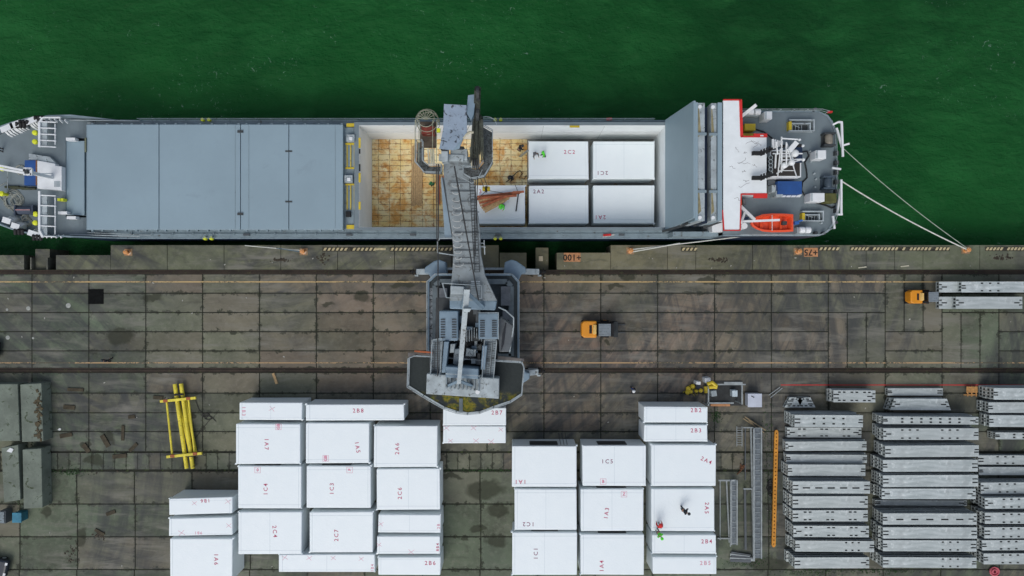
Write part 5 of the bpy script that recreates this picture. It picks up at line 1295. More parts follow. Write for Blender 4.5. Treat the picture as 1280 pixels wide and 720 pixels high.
fo = MB(); fo.bar(at(562,290,13.0), at(556.5,225,16.8), .08); fo.bar(at(553,220,17), at(566,300,13.6), .08); fo.build('brace', darksteel, boom)
cs = MB()
for (yy_, z_) in ((228,18.2),(239,17.5),(265,16.4),(291,15.3),(313,14.5),(330,13.9)):
    cs.bar(at(563 if yy_ < 260 else 568, yy_, z_), at(592 if yy_ < 260 else 599, yy_, z_), .06, .08)
for (yy_, z_) in ((212,18.8),(252,16.9),(276,15.9),(303,14.8),(322,14.1)): cs.bar(at(574, yy_, z_), at(594, yy_, z_), .04, .05)
build_each(cs, 'cross_stiffener', ductgrey, boom)
ld = MB(); l0, l1_ = at(590,215,18.75), at(596.5,340,13.45)
for dx in (-.22,.22): ld.tube([l0+Vector((dx,0,.05)), l1_+Vector((dx,0,.05))], .035, 5)
for k in range(36): q = l0.lerp(l1_, k/35); ld.tube([q+Vector((-.22,0,.05)), q+Vector((.22,0,.05))], .02, 4)
ld.build('ladder', darksteel, boom)
hh2 = MB()
for k in range(13):
    q = at(570,232,18.1).lerp(at(573,330,14.0), k/12); rr2 = .35+random.uniform(-.08,.1)
    hh2.tube([q + Vector((math.cos(t)*rr2, math.sin(t)*rr2*.5, .12)) for t in [math.pi*.9 + i*math.pi/9 for i in range(12)]], .025, 5)
build_each(hh2, 'hose_loop', cablegrey, boom)
# boom foot with hinge platform
MB().prism(ppoly([(562,372),(621,376),(619,388),(562,386)], 11.6), 9.5, 11.6).build('boom_foot', craneblue, crane, bevel=.1)
fp = MB(); q4 = [tuple(at(x_,y_,13.4))[:2] for x_,y_ in ((553,354),(602,357),(602,373),(558,372))]; railing(fp, q4 + [q4[0]], 12.6, 1.0, 1.0, .035); fp.build('foot_platform_railing', cranelight, crane)
MB().prism(ppoly([(563,357),(580,358),(580,368),(563,368)], 13.6), 12.2, 13.6).build('foot_hood', cranelight, crane, bevel=.08)
st_ = MB()
for k in range(7): p = at(594, 352+2.6*k, 13.6-.15*k); st_.bar((p.x-.35,p.y,p.z),(p.x+.4,p.y,p.z),.12,.05)
st_.build('steps', cranelight, boom)
# gallows strut from foot back to the counterweight
ts = MB(); ts.frus([at(580,362,16.5),at(587.5,362,16.5),at(587.5,362,17),at(580,362,17)], [at(571,480,13),at(576,480,13),at(576,480,13.6),at(571,480,13.6)])
ts.frus([at(579,384,16.3),at(589,384,16.3),at(589,386,16.9),at(579,386,16.9)], [at(580,390,16),at(587,390,16),at(587,390,16.7),at(580,390,16.7)])
ts.build('tie_strut', cranelight, crane)
af = MB(); 
for (x0, x1) in ((583,577),(584,604)): af.bar(at(x0,366,16.4), at(x1,384,11.4), .3, .3)
for (x0, x1) in ((574,560),(574,590)): af.bar(at(x0,476,13.2), at(x1,482,11.0), .22, .22)
af.build('strut_support', craneblue, crane)
# head of the crane: counterweight-like jib rear (blue, peeling), sheaves, cages
JZ = 23.0
jb = MB(); jp = [(555,130.5),(583,132.5),(587,142),(590,149),(580,172),(572,184),(564,190),(553,190),(549,183),(553,160)]
jb.frus([at(549,186,20.6),at(566,188,20.6),at(566,188,21.6),at(549,186,21.6)], [at(554,160,21.6),at(583,165,21.6),at(584,165,23.0),at(554,160,23.0)])
jb.frus([at(554,160,21.6),at(583,165,21.6),at(584,165,23.0),at(554,160,23.0)], [at(555.5,130.5,22.6),at(586,140,22.6),at(583,131.5,23.8),at(555,130,23.8)])
jo = jb.build('jib_plate', cranepeel, crane)
j2 = MB(); j2.frus([at(580,170,21.3),at(590,150,21.3),at(590,150,21.9),at(580,170,21.9)], [at(566,188,20.6),at(574,186,20.6),at(574,186,21.3),at(566,188,21.3)]); j2.prism(poly_px([(583,141),(585,119),(593,118),(594,126),(592,143),(589,150)], 23.5), 22.7, 23.5); j2.build('jib_side_plate', craneblue, crane)
hd = MB(); a = at(552,178,21.6); hd.prism(ppoly([(551,178),(560,178),(560,201),(552,203)], 21.2), 20.2, 21.2); hd.prism(ppoly([(563,185),(584,186),(584,200),(563,199)], 20.6), 19.5, 20.6); hd.bar(at(549,197,20.5), at(580,198,20.5), .5,.5)
hd.build('boom_head', cranelight, crane, bevel=.06)
dh = MB(); loopbar(dh, [(552,178),(559.5,178),(559.5,188),(552,188)], 21.23, .12, .1); loopbar(dh, [(565,183.5),(580,184.5),(579,186),(565,185.5)], 21.2, .14, .12); dh.build('hinge_frame', darksteel, crane)
shv = MB()
for k in range(9):
    p0_ = at(587.5+2.0*k+random.uniform(-.8,.8), 196+random.uniform(-9,7), 19.8); p1_ = at(592.5+1.25*k, 143+random.uniform(-3,8), 22.5); shv.bar(p0_, p1_, random.uniform(.07,.16), .3)
for k in range(4):
    e_ = at(592+2.6*k, 176, 20.9); shv.tube([e_, at(590.5+2.2*k, 190, 20.4), at(592+1.9*k, 206, 19.6)], .05, 5)
shv.bar(at(596,146,22.3), at(597,111,24.2), .42, .5)
build_each(shv, 'jib_rope_guide', mt('dark_rope_grease', (.045,.055,.042), var=.6, sc=3, dirt=(.012,.016,.012), dthr=.52), crane)
s2_ = MB()
for k in range(4): p = at(595.5+.9*k, 141, 22.9); s2_.tube([(p.x-.03,p.y,22.7),(p.x+.03,p.y,22.7)], .55, 18)
for k in range(3): p = at(596+1.2*k, 116, 24); s2_.tube([(p.x-.03,p.y,23.9),(p.x+.03,p.y,23.9)], .5, 18)
for k in range(4): p = at(591+2.3*k, 203, 19.7); s2_.tube([(p.x-.03,p.y,19.6),(p.x+.03,p.y,19.6)], .55, 18)
build_each(s2_, 'rope_sheave', darksteel, crane)
s3 = MB()
for k in range(5): s3.bar(at(588+2.6*k, 186+random.uniform(-2,2), 20.0), at(590+2.1*k, 209, 19.2), .13, .2)
for k in range(3): s3.bar(at(562.5-3*k,186,19.9), at(562.5-3*k-23,186,19.9), .001, .001) if False else None
s3.tube([at(579,172,22), at(582,168,22.2), at(588,165,22.3), at(592,165.5,22.3)], .09, 6); build_each(s3, 'pale_sheave_guard', mt('cream_paint', (.55,.53,.40), var=.3, sc=3), crane)
# service platforms either side of the head
def service(pts, z, nm, m_, cage):
    s_ = MB(); s_.prism(ppoly(pts, z), z-.1, z); so_ = s_.build(nm, m_, crane)
    q_ = MB(); rg_ = [tuple(at(x_,y_,z))[:2] for x_,y_ in pts]; railing(q_, rg_+[rg_[0]], z, 1.05, .8, .03); q_.build('platform_railing', cranelight, so_)
    return so_
lf = service([(522,178),(530,178),(530,203),(536,208),(553,208),(553,218),(532,217),(521,205)], 19.2, 'service_platform', platgrey, 0)
MB().prism(ppoly([(525,152),(545,152),(545,184),(525,184)], 19.3), 19.0, 19.3).build('cage_floor', mt('brown_grate', (.11,.085,.06), var=.4, sc=2), lf)
MB().prism(ppoly([(527,158),(543,158),(543,167),(527,167)], 20.2), 19.3, 20.2).build('red_box', mt('dull_red_paint', (.20,.035,.022), var=.5, sc=3), lf)
pg = MB()
for k in range(3): pg.bar(at(535+3.2*k,186,19.7), at(536.5+3*k,205,19.6), .12, .2)
pg.build('pale_guard', MATS['cream_paint'], lf)
cg = MB()
for k in range(9):     # hoop cage at the top left
    t0 = k/8; c_ = at(535,153,20.2); ang_ = math.pi*t0
    e_ = c_ + Vector((math.cos(ang_)*.85, math.sin(ang_)*.8, 0)); cg.tube([c_ + Vector((0,-.1,1.4)), c_.lerp(e_,.7) + Vector((0,0,1.25)), e_ + Vector((0,0,.6)), e_ + Vector((0,0,-.6))], .028, 5)
for (rr3, zz3) in ((.85,.6),(.62,1.2),(.85,-.3)):
    c_ = at(535,153,20.2+zz3*0); cg.tube([c_ + Vector((math.cos(t)*rr3, math.sin(t)*rr3, zz3)) for t in [i*math.pi/10 for i in range(21)]], .028, 5)
for x_ in (519,524,541,546): cg.tube([at(x_,150,20.8), at(x_-.5,203,20.2)], .028, 5)
cg.build('hoop_cage', mt('cage_tan', (.32,.33,.24)), lf)
cg2 = MB()
for (a_, b__) in (((519,165,19.5),(519,200,19.5)),((519,200,19.5),(530,216,19.4)),((524,140,20.5),(519,165,19.5))): cg2.tube([at(*a_), at(*b__)], .03, 5)
cg2.build('cage_rail', cranelight, lf)
rt = service([(604,159),(616,166),(616,205),(606,222),(590,225),(580,219),(580,210),(598,212),(605,203),(603,180)], 18.8, 'service_platform', platgrey, 0)
arc = MB(); c_ = at(608,158,19.5); arc.tube([c_+Vector((math.cos(t)*.8,math.sin(t)*.6,.6)) for t in [i*math.pi/8 for i in range(9)]], .03, 5); arc.tube([at(603,212,18.9),at(598,222,18.9),at(590,229,18.9),at(577,222,18.9)], .03, 5)
arc.build('cage_rail', cranelight, rt)
# lamp
MB().box(*(at(548,164,20.5)-Vector((.1,.1,.1))), *(at(550.5,161,20.5)+Vector((0,0,.2)))).build('work_light', brightyel, crane)
# stays and hoist ropes
for (a_, b__, r_) in (((568,208,21.5),(598,375,14.5),.055),((548,205,21),(547,470,11.5),.05),((545.8,205,20.8),(545.8,300,16),.03),((594,225,19.4),(592.5,330,14.6),.035),((597,222,19.4),(594,320,14.8),.035)):
    MB().tube([at(*a_), at(*b__)], r_, 6).build('stay_rope', ropeblk, crane)
lr_ = MB()     # light outrigger frame halfway along the boom
for (a_, b__) in (((550,298,13.8),(566,298,13.8)),((547,302,13.8),(547,316,13.4)),((547,316,13.4),(567,319,13.4)),((550,298,13.8),(547,302,13.8)),((599,304,14.2),(605,304,14.2)),((599,308,14.2),(607,309,14.2)),((605,300,14.2),(606,318,13.8))):
    lr_.bar(at(*a_), at(*b__), .08, .08)
lr_.build('rope_guide_frame', cranelight, boom)
# hook block with sling and timber load
hp = at(608, 237, 2.0)
hk = empty('hook_block', hp, 'yellow and black crane hook block hanging above the slung timber', 'hook')
b2 = MB(); b2.box(hp.x-.38,hp.y-.2,2.1,hp.x-.1,hp.y+.2,2.9); b2.box(hp.x+.1,hp.y-.2,2.1,hp.x+.38,hp.y+.2,2.9); b2.build('yellow_cheek', yellow, hk, bevel=.05)
b3 = MB(); b3.box(hp.x-.09,hp.y-.3,2.0,hp.x+.09,hp.y+.25,2.8); b3.tube([(hp.x,hp.y,2.0),(hp.x,hp.y,1.6),(hp.x+.15,hp.y,1.45),(hp.x+.2,hp.y,1.6)],.06,6); b3.build('steel_hook', black, hk)
for dx, tpx in ((-.2, 595), (.2, 599)): MB().tube([at(tpx,206,19.3), (hp.x+dx,hp.y,2.9)], .028, 5).build('hoist_rope', ropeblk, crane)
tl_ = empty('timber_load', at(620, 250, .6), 'fan of reddish and pale boards slung beneath the crane hook', 'timber')
fan = [((596.5,246),(655,239.5),1),((596.5,249),(650,241),1),((598,251.5),(640,243.5),0),((599,254),(641,243),1),((600,257),(637,246.5),0),((602,260),(636,248),0),((604,262.5),(633,250),0),((606,265),(631,251.5),0),((600,247.5),(646,244.5),1),((603,258),(634,245),1)]
for k, (e0_, e1_, rd_) in enumerate(fan):
    MB().bar(at(*e0_, .35 + .05*k), at(*e1_, .45 + .06*k), .23, .06).build('board', redwood if rd_ else wood, tl_)
MB().bar(at(641,240.5,1.0), at(651,240,1.0), .22, .15).build('board_end', redwood, tl_)
for (x_, y_) in ((596,250),(640,243)): MB().tube([(hp.x,hp.y,1.5), at(x_,y_,.75)], .03, 5).build('sling', ropeblk, tl_)

# ------------------------------------------------------------------ forklifts
def forklift(px, py, s_, label, forks=True):
    c = at(px, py, 1.5); r = empty('forklift', (c.x, c.y, 0), label, 'forklift'); X, Y = c.x, c.y
    b_ = MB(); b_.prism([(X-1.75*s_,Y-.62*s_),(X-1.5*s_,Y-.85*s_),(X-.2*s_,Y-.85*s_),(X-.2*s_,Y+.85*s_),(X-1.5*s_,Y+.85*s_),(X-1.75*s_,Y+.62*s_)], .35, 1.45); b_.build('counterweight_body', machorange, r, bevel=.12*s_)
    MB().box(X-.95*s_,Y-.42*s_,1.453,X-.7*s_,Y+.42*s_,1.48).build('radiator_grille', black, r)
    MB().frus([(X-.6*s_,Y-.5*s_,1.45),(X-.25*s_,Y-.5*s_,1.45),(X-.25*s_,Y+.5*s_,1.45),(X-.6*s_,Y+.5*s_,1.45)],[(X-.5*s_,Y-.45*s_,1.6),(X-.28*s_,Y-.45*s_,1.75),(X-.28*s_,Y+.45*s_,1.75),(X-.5*s_,Y+.45*s_,1.6)]).build('hood', mt('pale_orange', (.75,.50,.16)), r)
    ch_ = MB(); ch_.box(X-.2*s_,Y-.7*s_,.4,X+1.2*s_,Y+.7*s_,1.1); ch_.build('chassis', black, r, bevel=.04)
    cb2 = MB(); cb2.box(X-.12*s_,Y-.62*s_,2.25,X+1.12*s_,Y+.62*s_,2.35); co = cb2.build('cab_roof', mt('cab_roof_grey', (.20,.235,.26)), r, bevel=.04)
    ps_ = MB()
    for (dx,dy) in ((-.08,-.58),(-.08,.58),(1.05,-.58),(1.05,.58)): ps_.bar((X+dx*s_,Y+dy*s_,1.1),(X+dx*s_,Y+dy*s_,2.25),.07)
    ps_.build('cab_post', black, r); MB().box(X-.05*s_,Y-.56*s_,1.12,X+1.02*s_,Y+.56*s_,2.2).build('cab_glass', glass, r)
    rb_ = MB()
    for k in range(4): rb_.box(X-.05*s_,Y+(-.5+.3*k)*s_,2.352,X+1.05*s_,Y+(-.47+.3*k)*s_,2.38)
    rb_.build('roof_bar', cranegrey, co)
    for dx in (-1.25, .75):
        for sy in (-1, 1):
            w_ = MB(); w_.tube([(X+dx*s_, Y+sy*.58*s_, .42), (X+dx*s_, Y+sy*.88*s_, .42)], .42, 16); wo = w_.build('wheel', black, r)
            MB().tube([(X+dx*s_, Y+sy*.88*s_, .42), (X+dx*s_, Y+sy*.89*s_+sy*.01, .42)], .2, 12).build('rim', machorange, wo)
    if forks:
        m_ = MB()
        for sy in (-.55,-.2,.2,.55): m_.bar((X+1.32*s_,Y+sy*s_,.15),(X+1.32*s_,Y+sy*s_,2.3),.1,.14)
        m_.box(X+1.22*s_,Y-.68*s_,2.1,X+1.42*s_,Y+.68*s_,2.25); m_.box(X+1.3*s_,Y-.75*s_,.5,X+1.5*s_,Y+.75*s_,1.3); m_.build('mast', black, r)
        m_ = MB(); m_.box(X+1.5*s_,Y-.8*s_,.3,X+1.95*s_,Y+.8*s_,1.5); m_.build('fork_carriage', mt('carriage_dark', (.02,.027,.03)), r, bevel=.03)
        f_ = MB()
        for sy in (-.4,.4): f_.box(X+1.95*s_,Y+(sy-.07)*s_,.08,X+2.9*s_,Y+(sy+.07)*s_,.14)
        f_.build('fork', darksteel, r)
    else:
        MB().bar((X+1.2*s_,Y,.6),(X+2.4*s_,Y,.6),.35,.2).build('drawbar', darksteel, r)
    return r
forklift(748.5, 411.8, 1.02, 'orange forklift with grey cab driving alone across the quay')
forklift(1156, 371, .82, 'small orange tractor coupled to the steel beams at the right edge', forks=False)
# trailer with beams
tz = 1.0
def trail(px0, py0, px1, py1, pxt, pat, lab):
    a = at(px0, py0, tz); b_ = at(px1, py1, tz)
    r = empty('trailer', ((a.x+b_.x)/2, (a.y+b_.y)/2, 0), f'flat grey trailer carrying galvanised beams, {lab} of the two', 'trailer')
    MB().box(a.x+.3, b_.y+.1, .7, b_.x, a.y-.1, .95).build('trailer_bed', darksteel, r)
    for xx in (a.x+1.2, b_.x-1.5, b_.x-3):
        for yv in (b_.y+.2, a.y-.2): MB().tube([(xx,yv-.14,.38),(xx,yv+.14,.38)],.38,14).build('wheel', black, r)
    z1 = 1.55; z2 = 2.15
    A = at(px0, py0, z1); B_ = at(px1, py1, z1); beam(A.x, B_.y, B_.x, A.y, .97, z1-.02, 2, f'lower galvanised section on the {lab} trailer, end slots showing')
    A = at(pxt, py0, z2); B_ = at(px1, py1, z2); beam(A.x, B_.y, B_.x, A.y, z1, z2, pat, f'upper galvanised section on the {lab} trailer behind the tractor')
trail(1174, 352, 1330, 365.5, 1202, 5, 'northern'); trail(1174, 371, 1278, 386, 1195, 0, 'southern')

# ------------------------------------------------------------------ quay furniture: bollards, ropes, plates
def bollard(px, py, label):
    p = at(px, py, .3); r = empty('bollard', (p.x, p.y, 0), label, 'bollard', 'mooring bollards along the quay edge')
    b_ = MB(); b_.tube([(p.x,p.y,0),(p.x,p.y,.05),(p.x,p.y,.08),(p.x,p.y,.42),(p.x,p.y,.5),(p.x,p.y,.6),(p.x,p.y,.64)],[.30,.30,.17,.15,.24,.24,.10],14); b_.build('bollard_post', mt('bollard_orange', (.66,.27,.07), var=.3, sc=3, dirt=(.5,.42,.32), dthr=.55), r)
    MB().box(p.x-.42,p.y-.38,.008,p.x+.42,p.y+.38,.03).build('base_plate', mt('bollard_base', (.30,.20,.11), var=.4, sc=3), r)
    return p
for (x_, y_, l) in ((158.5,315.3,'orange mooring bollard standing alone on the left coping'),(378.5,314.3,'orange bollard with a thin rope beside the hazard stripes'),(788.3,313.3,'orange bollard holding two pale ropes that run to the superstructure'),
                (998.5,314.2,'orange bollard just left of the +75 marker'),(1209,312.5,'orange bollard holding the long stern mooring ropes')): bollard(x_, y_, l)
def rope(a, b_, r_, m_, label, d=.5):
    tag(MB().tube(sag(a, b_, d), r_, 6).build('mooring_rope', m_), label, 'rope')
rope(at(1209,312,.45), at(1051.5,226,6.4), .065, ropewhite, 'thick pale mooring rope from the stern quarter to the quay bollard', .7)
rope(at(1210,311,.45), at(1053.5,185,6.4), .04, mt('mooring_rope_green', (.34,.42,.34)), 'thin greenish mooring rope from the upper stern to the same bollard', .6)
rope(at(788,312,.45), at(945,293.5,4.6), .055, ropewhite, 'upper pale spring rope from the bollard to the superstructure side', .35)
rope(at(789,315,.4), at(850,304,2.6), .06, ropewhite, 'lower pale spring rope close to the bollard right of the +100 marker', .25)
rope(at(378,313,.4), at(306,306.8,1.5), .05, ropewhite, 'pale bow spring rope from the second bollard', .2)
rope(at(378,315,.4), at(345,310,1.2), .04, mt('blue_rope', (.08,.16,.22)), 'blue rope tail lying by the second bollard', .1)
def marker(px0, py0, px1, py1, t, label):
    a = at(px0, py0); b_ = at(px1, py1); r = empty('distance_marker', ((a.x+b_.x)/2, (a.y+b_.y)/2, .012), label, 'marker')
    MB().box(a.x, b_.y, .012, b_.x, a.y, .03).build('painted_plate', signorange, r, bevel=.005)
    text_part(t, Vector(((a.x+b_.x)/2, (a.y+b_.y)/2, .036)), .92, R(180), ink, r, 'plate_number', spacing=1.02, bold=.02)
marker(704.8,316,725.6,327.2,'+100','orange number plate reading plus one hundred, beside the sunken block right of the crane')
marker(1004.8,309.8,1022.2,320.8,'+75','orange number plate reading plus seventy five, touching a bollard below the ship stern')
p = at(676, 323.3, -.8); tag(MB().box(p.x-.22,p.y-.26,-.9,p.x+.22,p.y+.26,-.7).build('white_box', mt('cream_box', (.72,.62,.42))), 'small cream box on the sunken block between recesses', 'box')
for (x_, y_, l) in ((1078,334,'pale broken stick lying by the rail below the hazard stripes'),(1131,332.5,'short pale stick lying near the rail')):
    p = at(x_, y_, .05); tag(MB().bar(at(x_-5,y_+.8,.04), at(x_+5,y_-.4,.05), .12,.06).build('stick', mt('cream_paint', (.55,.53,.40))), l, 'stick')

# ------------------------------------------------------------------ yard things on the left
def conc_block(pts, z1, label, z0=0.0):
    tag(MB().prism(poly_px(pts, z1), z0, z1).build('concrete_block', mossconc, bevel=.05), label, 'concrete block', 'concrete blocks at the left edge')
conc_block([(-40,480),(22,480),(24.5,551),(-40,552)], 1.5, 'large mossy concrete block at the left edge, upper pair')
conc_block([(25,480.5),(51.5,479),(54,551.5),(27.5,552.5)], 1.5, 'narrow concrete block with brown litter on top, upper pair')
conc_block([(1.5,560),(22.5,556),(25.5,625),(5,628)], 1.4, 'leaning grey concrete block with a white scrap, lower pair')
conc_block([(28,562),(51.5,560.5),(53,634.5),(29.5,636)], 1.5, 'clean topped concrete block at the right of the lower pair')
rb2 = MB()
for k in range(60):
    p = at(random.gauss(48,2.2), random.uniform(488,550), 1.52); d = random.uniform(.06,.22); rb2.box(p.x-d, p.y-d*.6, 1.502, p.x+d, p.y+d*.6, 1.502+random.uniform(.03,.12)).rot(p, random.random()*3, len(rb2.v)-8)
tag(rb2.build('leaf_litter', mt('brown_litter', (.07,.055,.022), var=.5, sc=4)), 'brown leaves and rubbish heaped on the narrow concrete block', 'litter', kind='stuff')
for (x_, y_, l, s_) in ((13,562.5,'white plastic scrap on the leaning concrete block',.3),(74.5,536.5,'small white scrap on the slabs right of the blocks',.15)):
    z_ = 1.43 if x_ < 20 else .01; p = at(x_, y_, z_); tag(MB().prism([(p.x-s_*1.2,p.y-s_*.4),(p.x+s_*.5,p.y-s_*.9),(p.x+s_*1.2,p.y+s_*.3),(p.x,p.y+s_*.8)], z_, z_+.06).build('plastic_scrap', white), l, 'litter')
r = empty('blue_bin', at(20.5,648,0), 'teal blue bin standing below the concrete blocks', 'bin'); a = at(15,641,1.1); b_ = at(26.5,653.5,1.1)
MB().box(a.x+.05,b_.y+.05,0,b_.x-.05,a.y-.05,1.0).build('bin_body', tealblue, r, bevel=.05); l_ = MB(); l_.box(a.x,b_.y,1.0,b_.x,a.y,1.1); l_.build('bin_lid', mt('teal_lid', (.035,.20,.30)), r, bevel=.03)
r = empty('grey_bin', at(3,646,0), 'dark grey bin at the left edge beside the blue bin', 'bin'); a = at(-2,639,1.1); b_ = at(6,655,1.1)
MB().box(a.x,b_.y,0,b_.x,a.y,1.0).build('bin_body', ductgrey, r, bevel=.05); MB().box(a.x+.1,b_.y+.1,1.003,b_.x-.1,a.y-.1,1.08).build('bin_lid', cranegrey, r, bevel=.02)
# yellow spreader frame
sp = empty('spreader_frame', at(228,535,0), 'yellow steel lifting frame with two long tubes lying on the slabs', 'lifting frame')
def ytube(a_, b__, r_, z, nm, m_=spreadyel): MB().tube([at(*a_, z), at(*b__, z)], r_, 12).build(nm, m_, sp)
ytube((218.5,480),(233.5,585.5),.20,.5,'long_tube'); ytube((226.3,479.5),(241,585.5),.20,.5,'long_tube'); ytube((222.5,500),(238,566),.13,.3,'inner_tube'); ytube((232,500),(245,566),.13,.3,'inner_tube')
ytube((208.3,502),(215.5,570),.10,.62,'side_bar'); ytube((235.5,498),(243.5,568),.10,.62,'side_bar')
MB().bar(at(200.5,501.8,.85), at(245,497.3,.85), .26, .22).build('cross_beam', spreadyel, sp); MB().bar(at(208.5,571,.85), at(252.5,566.5,.85), .26, .22).build('cross_beam', spreadyel, sp)
for (x_, y_) in ((206.5,501.3),(235,498.3),(215.2,570.3),(243.5,567.4)): p = at(x_,y_,1.0); MB().box(p.x-.22,p.y-.14,.75,p.x+.22,p.y+.14,1.0).build('red_clamp', mt('clamp_red', (.35,.10,.03)), sp)
for (x_, y_) in ((223,493.5),(237,570),):
    MB().bar(at(x_-5,y_,.7), at(x_+6,y_-.6,.7), .18, .2).build('black_clamp', black, sp)
cn = MB(); cn.tube([at(244,548,.05), at(253,536,.05), at(262,525,.05), at(268,521,.05)], .035, 5); cn.tube([at(244,500,.1), at(249,513,.05), at(256,519,.05), at(263,520,.05), at(270,527,.05)], .03, 5)
for k in range(5): c_ = at(260+random.uniform(-4,4), 520+random.uniform(-1.5,3), .05); cn.tube([c_+Vector((math.cos(t)*.35,math.sin(t)*.18,0)) for t in [i*math.pi/5 for i in range(11)]], .03, 5)
tag(cn.build('chain_sling', mt('chain_dark', (.035,.035,.03))), 'dark chain sling curling beside the yellow lifting frame', 'chain')
# rotten battens
for i, (x_, y_, ang, L, W_) in enumerate(((95,487,-2,1.7,.28),(87,509,-4,1.2,.36),(132,551,-60,1.4,.4),(154,541,88,1.6,.25),(83,544,10,1.3,.35),(108,560,-55,1.0,.4),(167,559,45,1.1,.3),(139,641,20,1.0,.3),(125,665,-30,1.1,.25),(165,521,5,.7,.3),(198,497,-5,1.0,.3),(344,473,-70,1.2,.22),(150,570,5,1.5,.35))):
    p = at(x_, y_); d = Vector((math.cos(R(ang)), math.sin(R(ang)), 0))*L/2
    m_ = MB(); m_.bar(p-d+Vector((0,0,.06)), p+d+Vector((0,0,.06)), W_*1.2, .09)
    tag(m_.build('timber_batten', greywood if i != 11 else wood), ['brown batten near the top of the left yard','thick dark batten below the uppermost one','steep dark batten in the middle of the scattered ones','upright thin batten right of the steep one','dark batten beside the concrete blocks','short thick batten left of the steep one','tilted batten right of the upright one','batten left of module 1B6 on the slabs','lowest dark batten on the left slabs','tiny dark batten left of the yellow frame','flat batten touching the yellow frame','pale batten lying just below the south rail','wide dark batten on the small paving strip'][i], 'timber', 'scattered timber battens')
tag(MB().box(*(at(110.5,380,.0)), *(at(129.5,361.5,.0)+Vector((0,0,.05)))).build('rubber_mat', mt('mat_black', (.008,.009,.009), .95, var=.4, sc=3, spec=.1)), 'square black mat lying on the left quay slabs', 'mat')
for i, (x_, y_, r_) in enumerate(((85.5,382,.26),(35.5,385.5,.22),(9.8,422,.22),(9,387,.13),(41.5,422.5,.12))):
    p = at(x_, y_); o_ = MB(); o_.cyl((p.x,p.y), r_, .006, .03, 14); tag(o_.build('manhole_cover', mt('pale_cover', (.36,.38,.35), var=.3, sc=4)), ['largest pale round cover near the black mat','pale round cover left of the largest one','pale round cover lowest at the left edge','tiny round cover nearest the left edge','tiny round cover beside the second slab joint'][i], 'cover')
# cars cut by the frame
def car(px, py, ang, label, L=4.3, W_=1.8):
    p = at(px, py, 0); r = empty('parked_car', (p.x, p.y, 0), label, 'car')
    def P_(x_, y_, z_): v_ = Matrix.Rotation(ang, 3, 'Z') @ Vector((x_, y_, z_)); return v_ + p
    def ringq(x0, x1, w_, z): return [P_(x0,-w_,z), P_(x1,-w_,z), P_(x1,w_,z), P_(x0,w_,z)]
    b_ = MB(); b_.frus(ringq(-L/2,L/2,W_/2,.3), ringq(-L/2+.05,L/2-.1,W_/2-.03,.85)); b_.build('car_body', mt('dark_blue_car', (.015,.022,.035), .25, var=.15, bmp=0, spec=.6), r, bevel=.18)
    b_ = MB(); b_.frus(ringq(-L/2+.35,L/2-1.1,W_/2-.1,.85), ringq(-L/2+.9,L/2-1.9,W_/2-.28,1.42)); b_.build('glasshouse', glass, r, bevel=.08)
    b_ = MB(); b_.frus(ringq(-L/2+.92,L/2-1.92,W_/2-.3,1.42), ringq(-L/2+1.0,L/2-2.0,W_/2-.35,1.46)); b_.build('car_roof', MATS['dark_blue_car'], r, bevel=.02)
    for sx in (-1,1):
        for sy in (-1,1):
            c0 = P_(sx*1.3, sy*(W_/2-.2), .32); c1 = P_(sx*1.3, sy*(W_/2+.01), .32); wo = MB().tube([c0,c1],.32,14).build('wheel', black, r); MB().tube([c1, c1+(c1-c0)*.05],.19,10).build('rim', alu, wo)
        hl = MB(); hl.box(-.12,-.12,0,.12,.12,.05); o_ = MB().add([P_(L/2-.25,sx*(W_/2-.35)-.15,.86),P_(L/2-.05,sx*(W_/2-.35)-.12,.80),P_(L/2-.05,sx*(W_/2-.35)+.12,.80),P_(L/2-.25,sx*(W_/2-.35)+.15,.86)],[(0,1,2,3)]).build('headlight', white, r)
car(-21, 435.5, R(-3), 'dark car whose nose shows at the left edge of the quay'); car(-9, 703, R(-12), 'dark blue car at the lower left corner', 4.2)

# ------------------------------------------------------------------ yard things on the right
# work pen with frame
wpn = empty('work_pen', at(907,492,0), 'open steel framed pen with dark floor above the narrow modules', 'work platform')
MB().prism(poly_px([(882,476),(928,476),(928,507),(882,507)], .05), .005, .06).build('pen_floor', mt('pen_floor_dark', (.028,.032,.032), var=.4, sc=2), wpn)
fr2 = MB(); zf = 2.0
for (a_, b__) in (((885.5,480,zf),(885.5,507,zf)),((886,480.5,zf),(932,480.5,zf)),((927.5,481,zf),(927.5,505,zf)),((884,503.8,zf),(917,503.8,zf))): fr2.bar(at(*a_), at(*b__), .13, .1)
for (x_, y_) in ((885.5,480),(885.5,507),(927.5,481),(927.5,505)): p = at(x_,y_,zf); fr2.bar((p.x,p.y,0),(p.x,p.y,zf),.1)
fr2.build('pen_frame', alu, wpn); MB().bar(at(905,479,zf+.1), at(928,479,zf+.1), .25,.1).build('pen_shelf', alu, wpn)
MB().bar(at(888,506.2,.4), at(912,506.2,.4), .22,.3).build('orange_strip', signorange, wpn)
def sbox(nm, m_, x0,y0,x1,y1,z1, label, z0=0.06, cat='box', ang=0, group=None):
    a = at(x0,y0,z1); b_ = at(x1,y1,z1); m2 = MB(); m2.box(a.x,b_.y,z0,b_.x,a.y,z1); m2.rot(((a.x+b_.x)/2,(a.y+b_.y)/2,0), ang); return tag(m2.build(nm, m_, bevel=.03), label, cat, group)
sbox('white_box', cranelight, 889,488.5,896,495.5,.9, 'pale crumpled box inside the pen, left one', ang=.15); sbox('white_box', mt('pale_blue_box', (.55,.65,.70)), 915.5,488,922,496,.9, 'pale blue box inside the pen, right one')
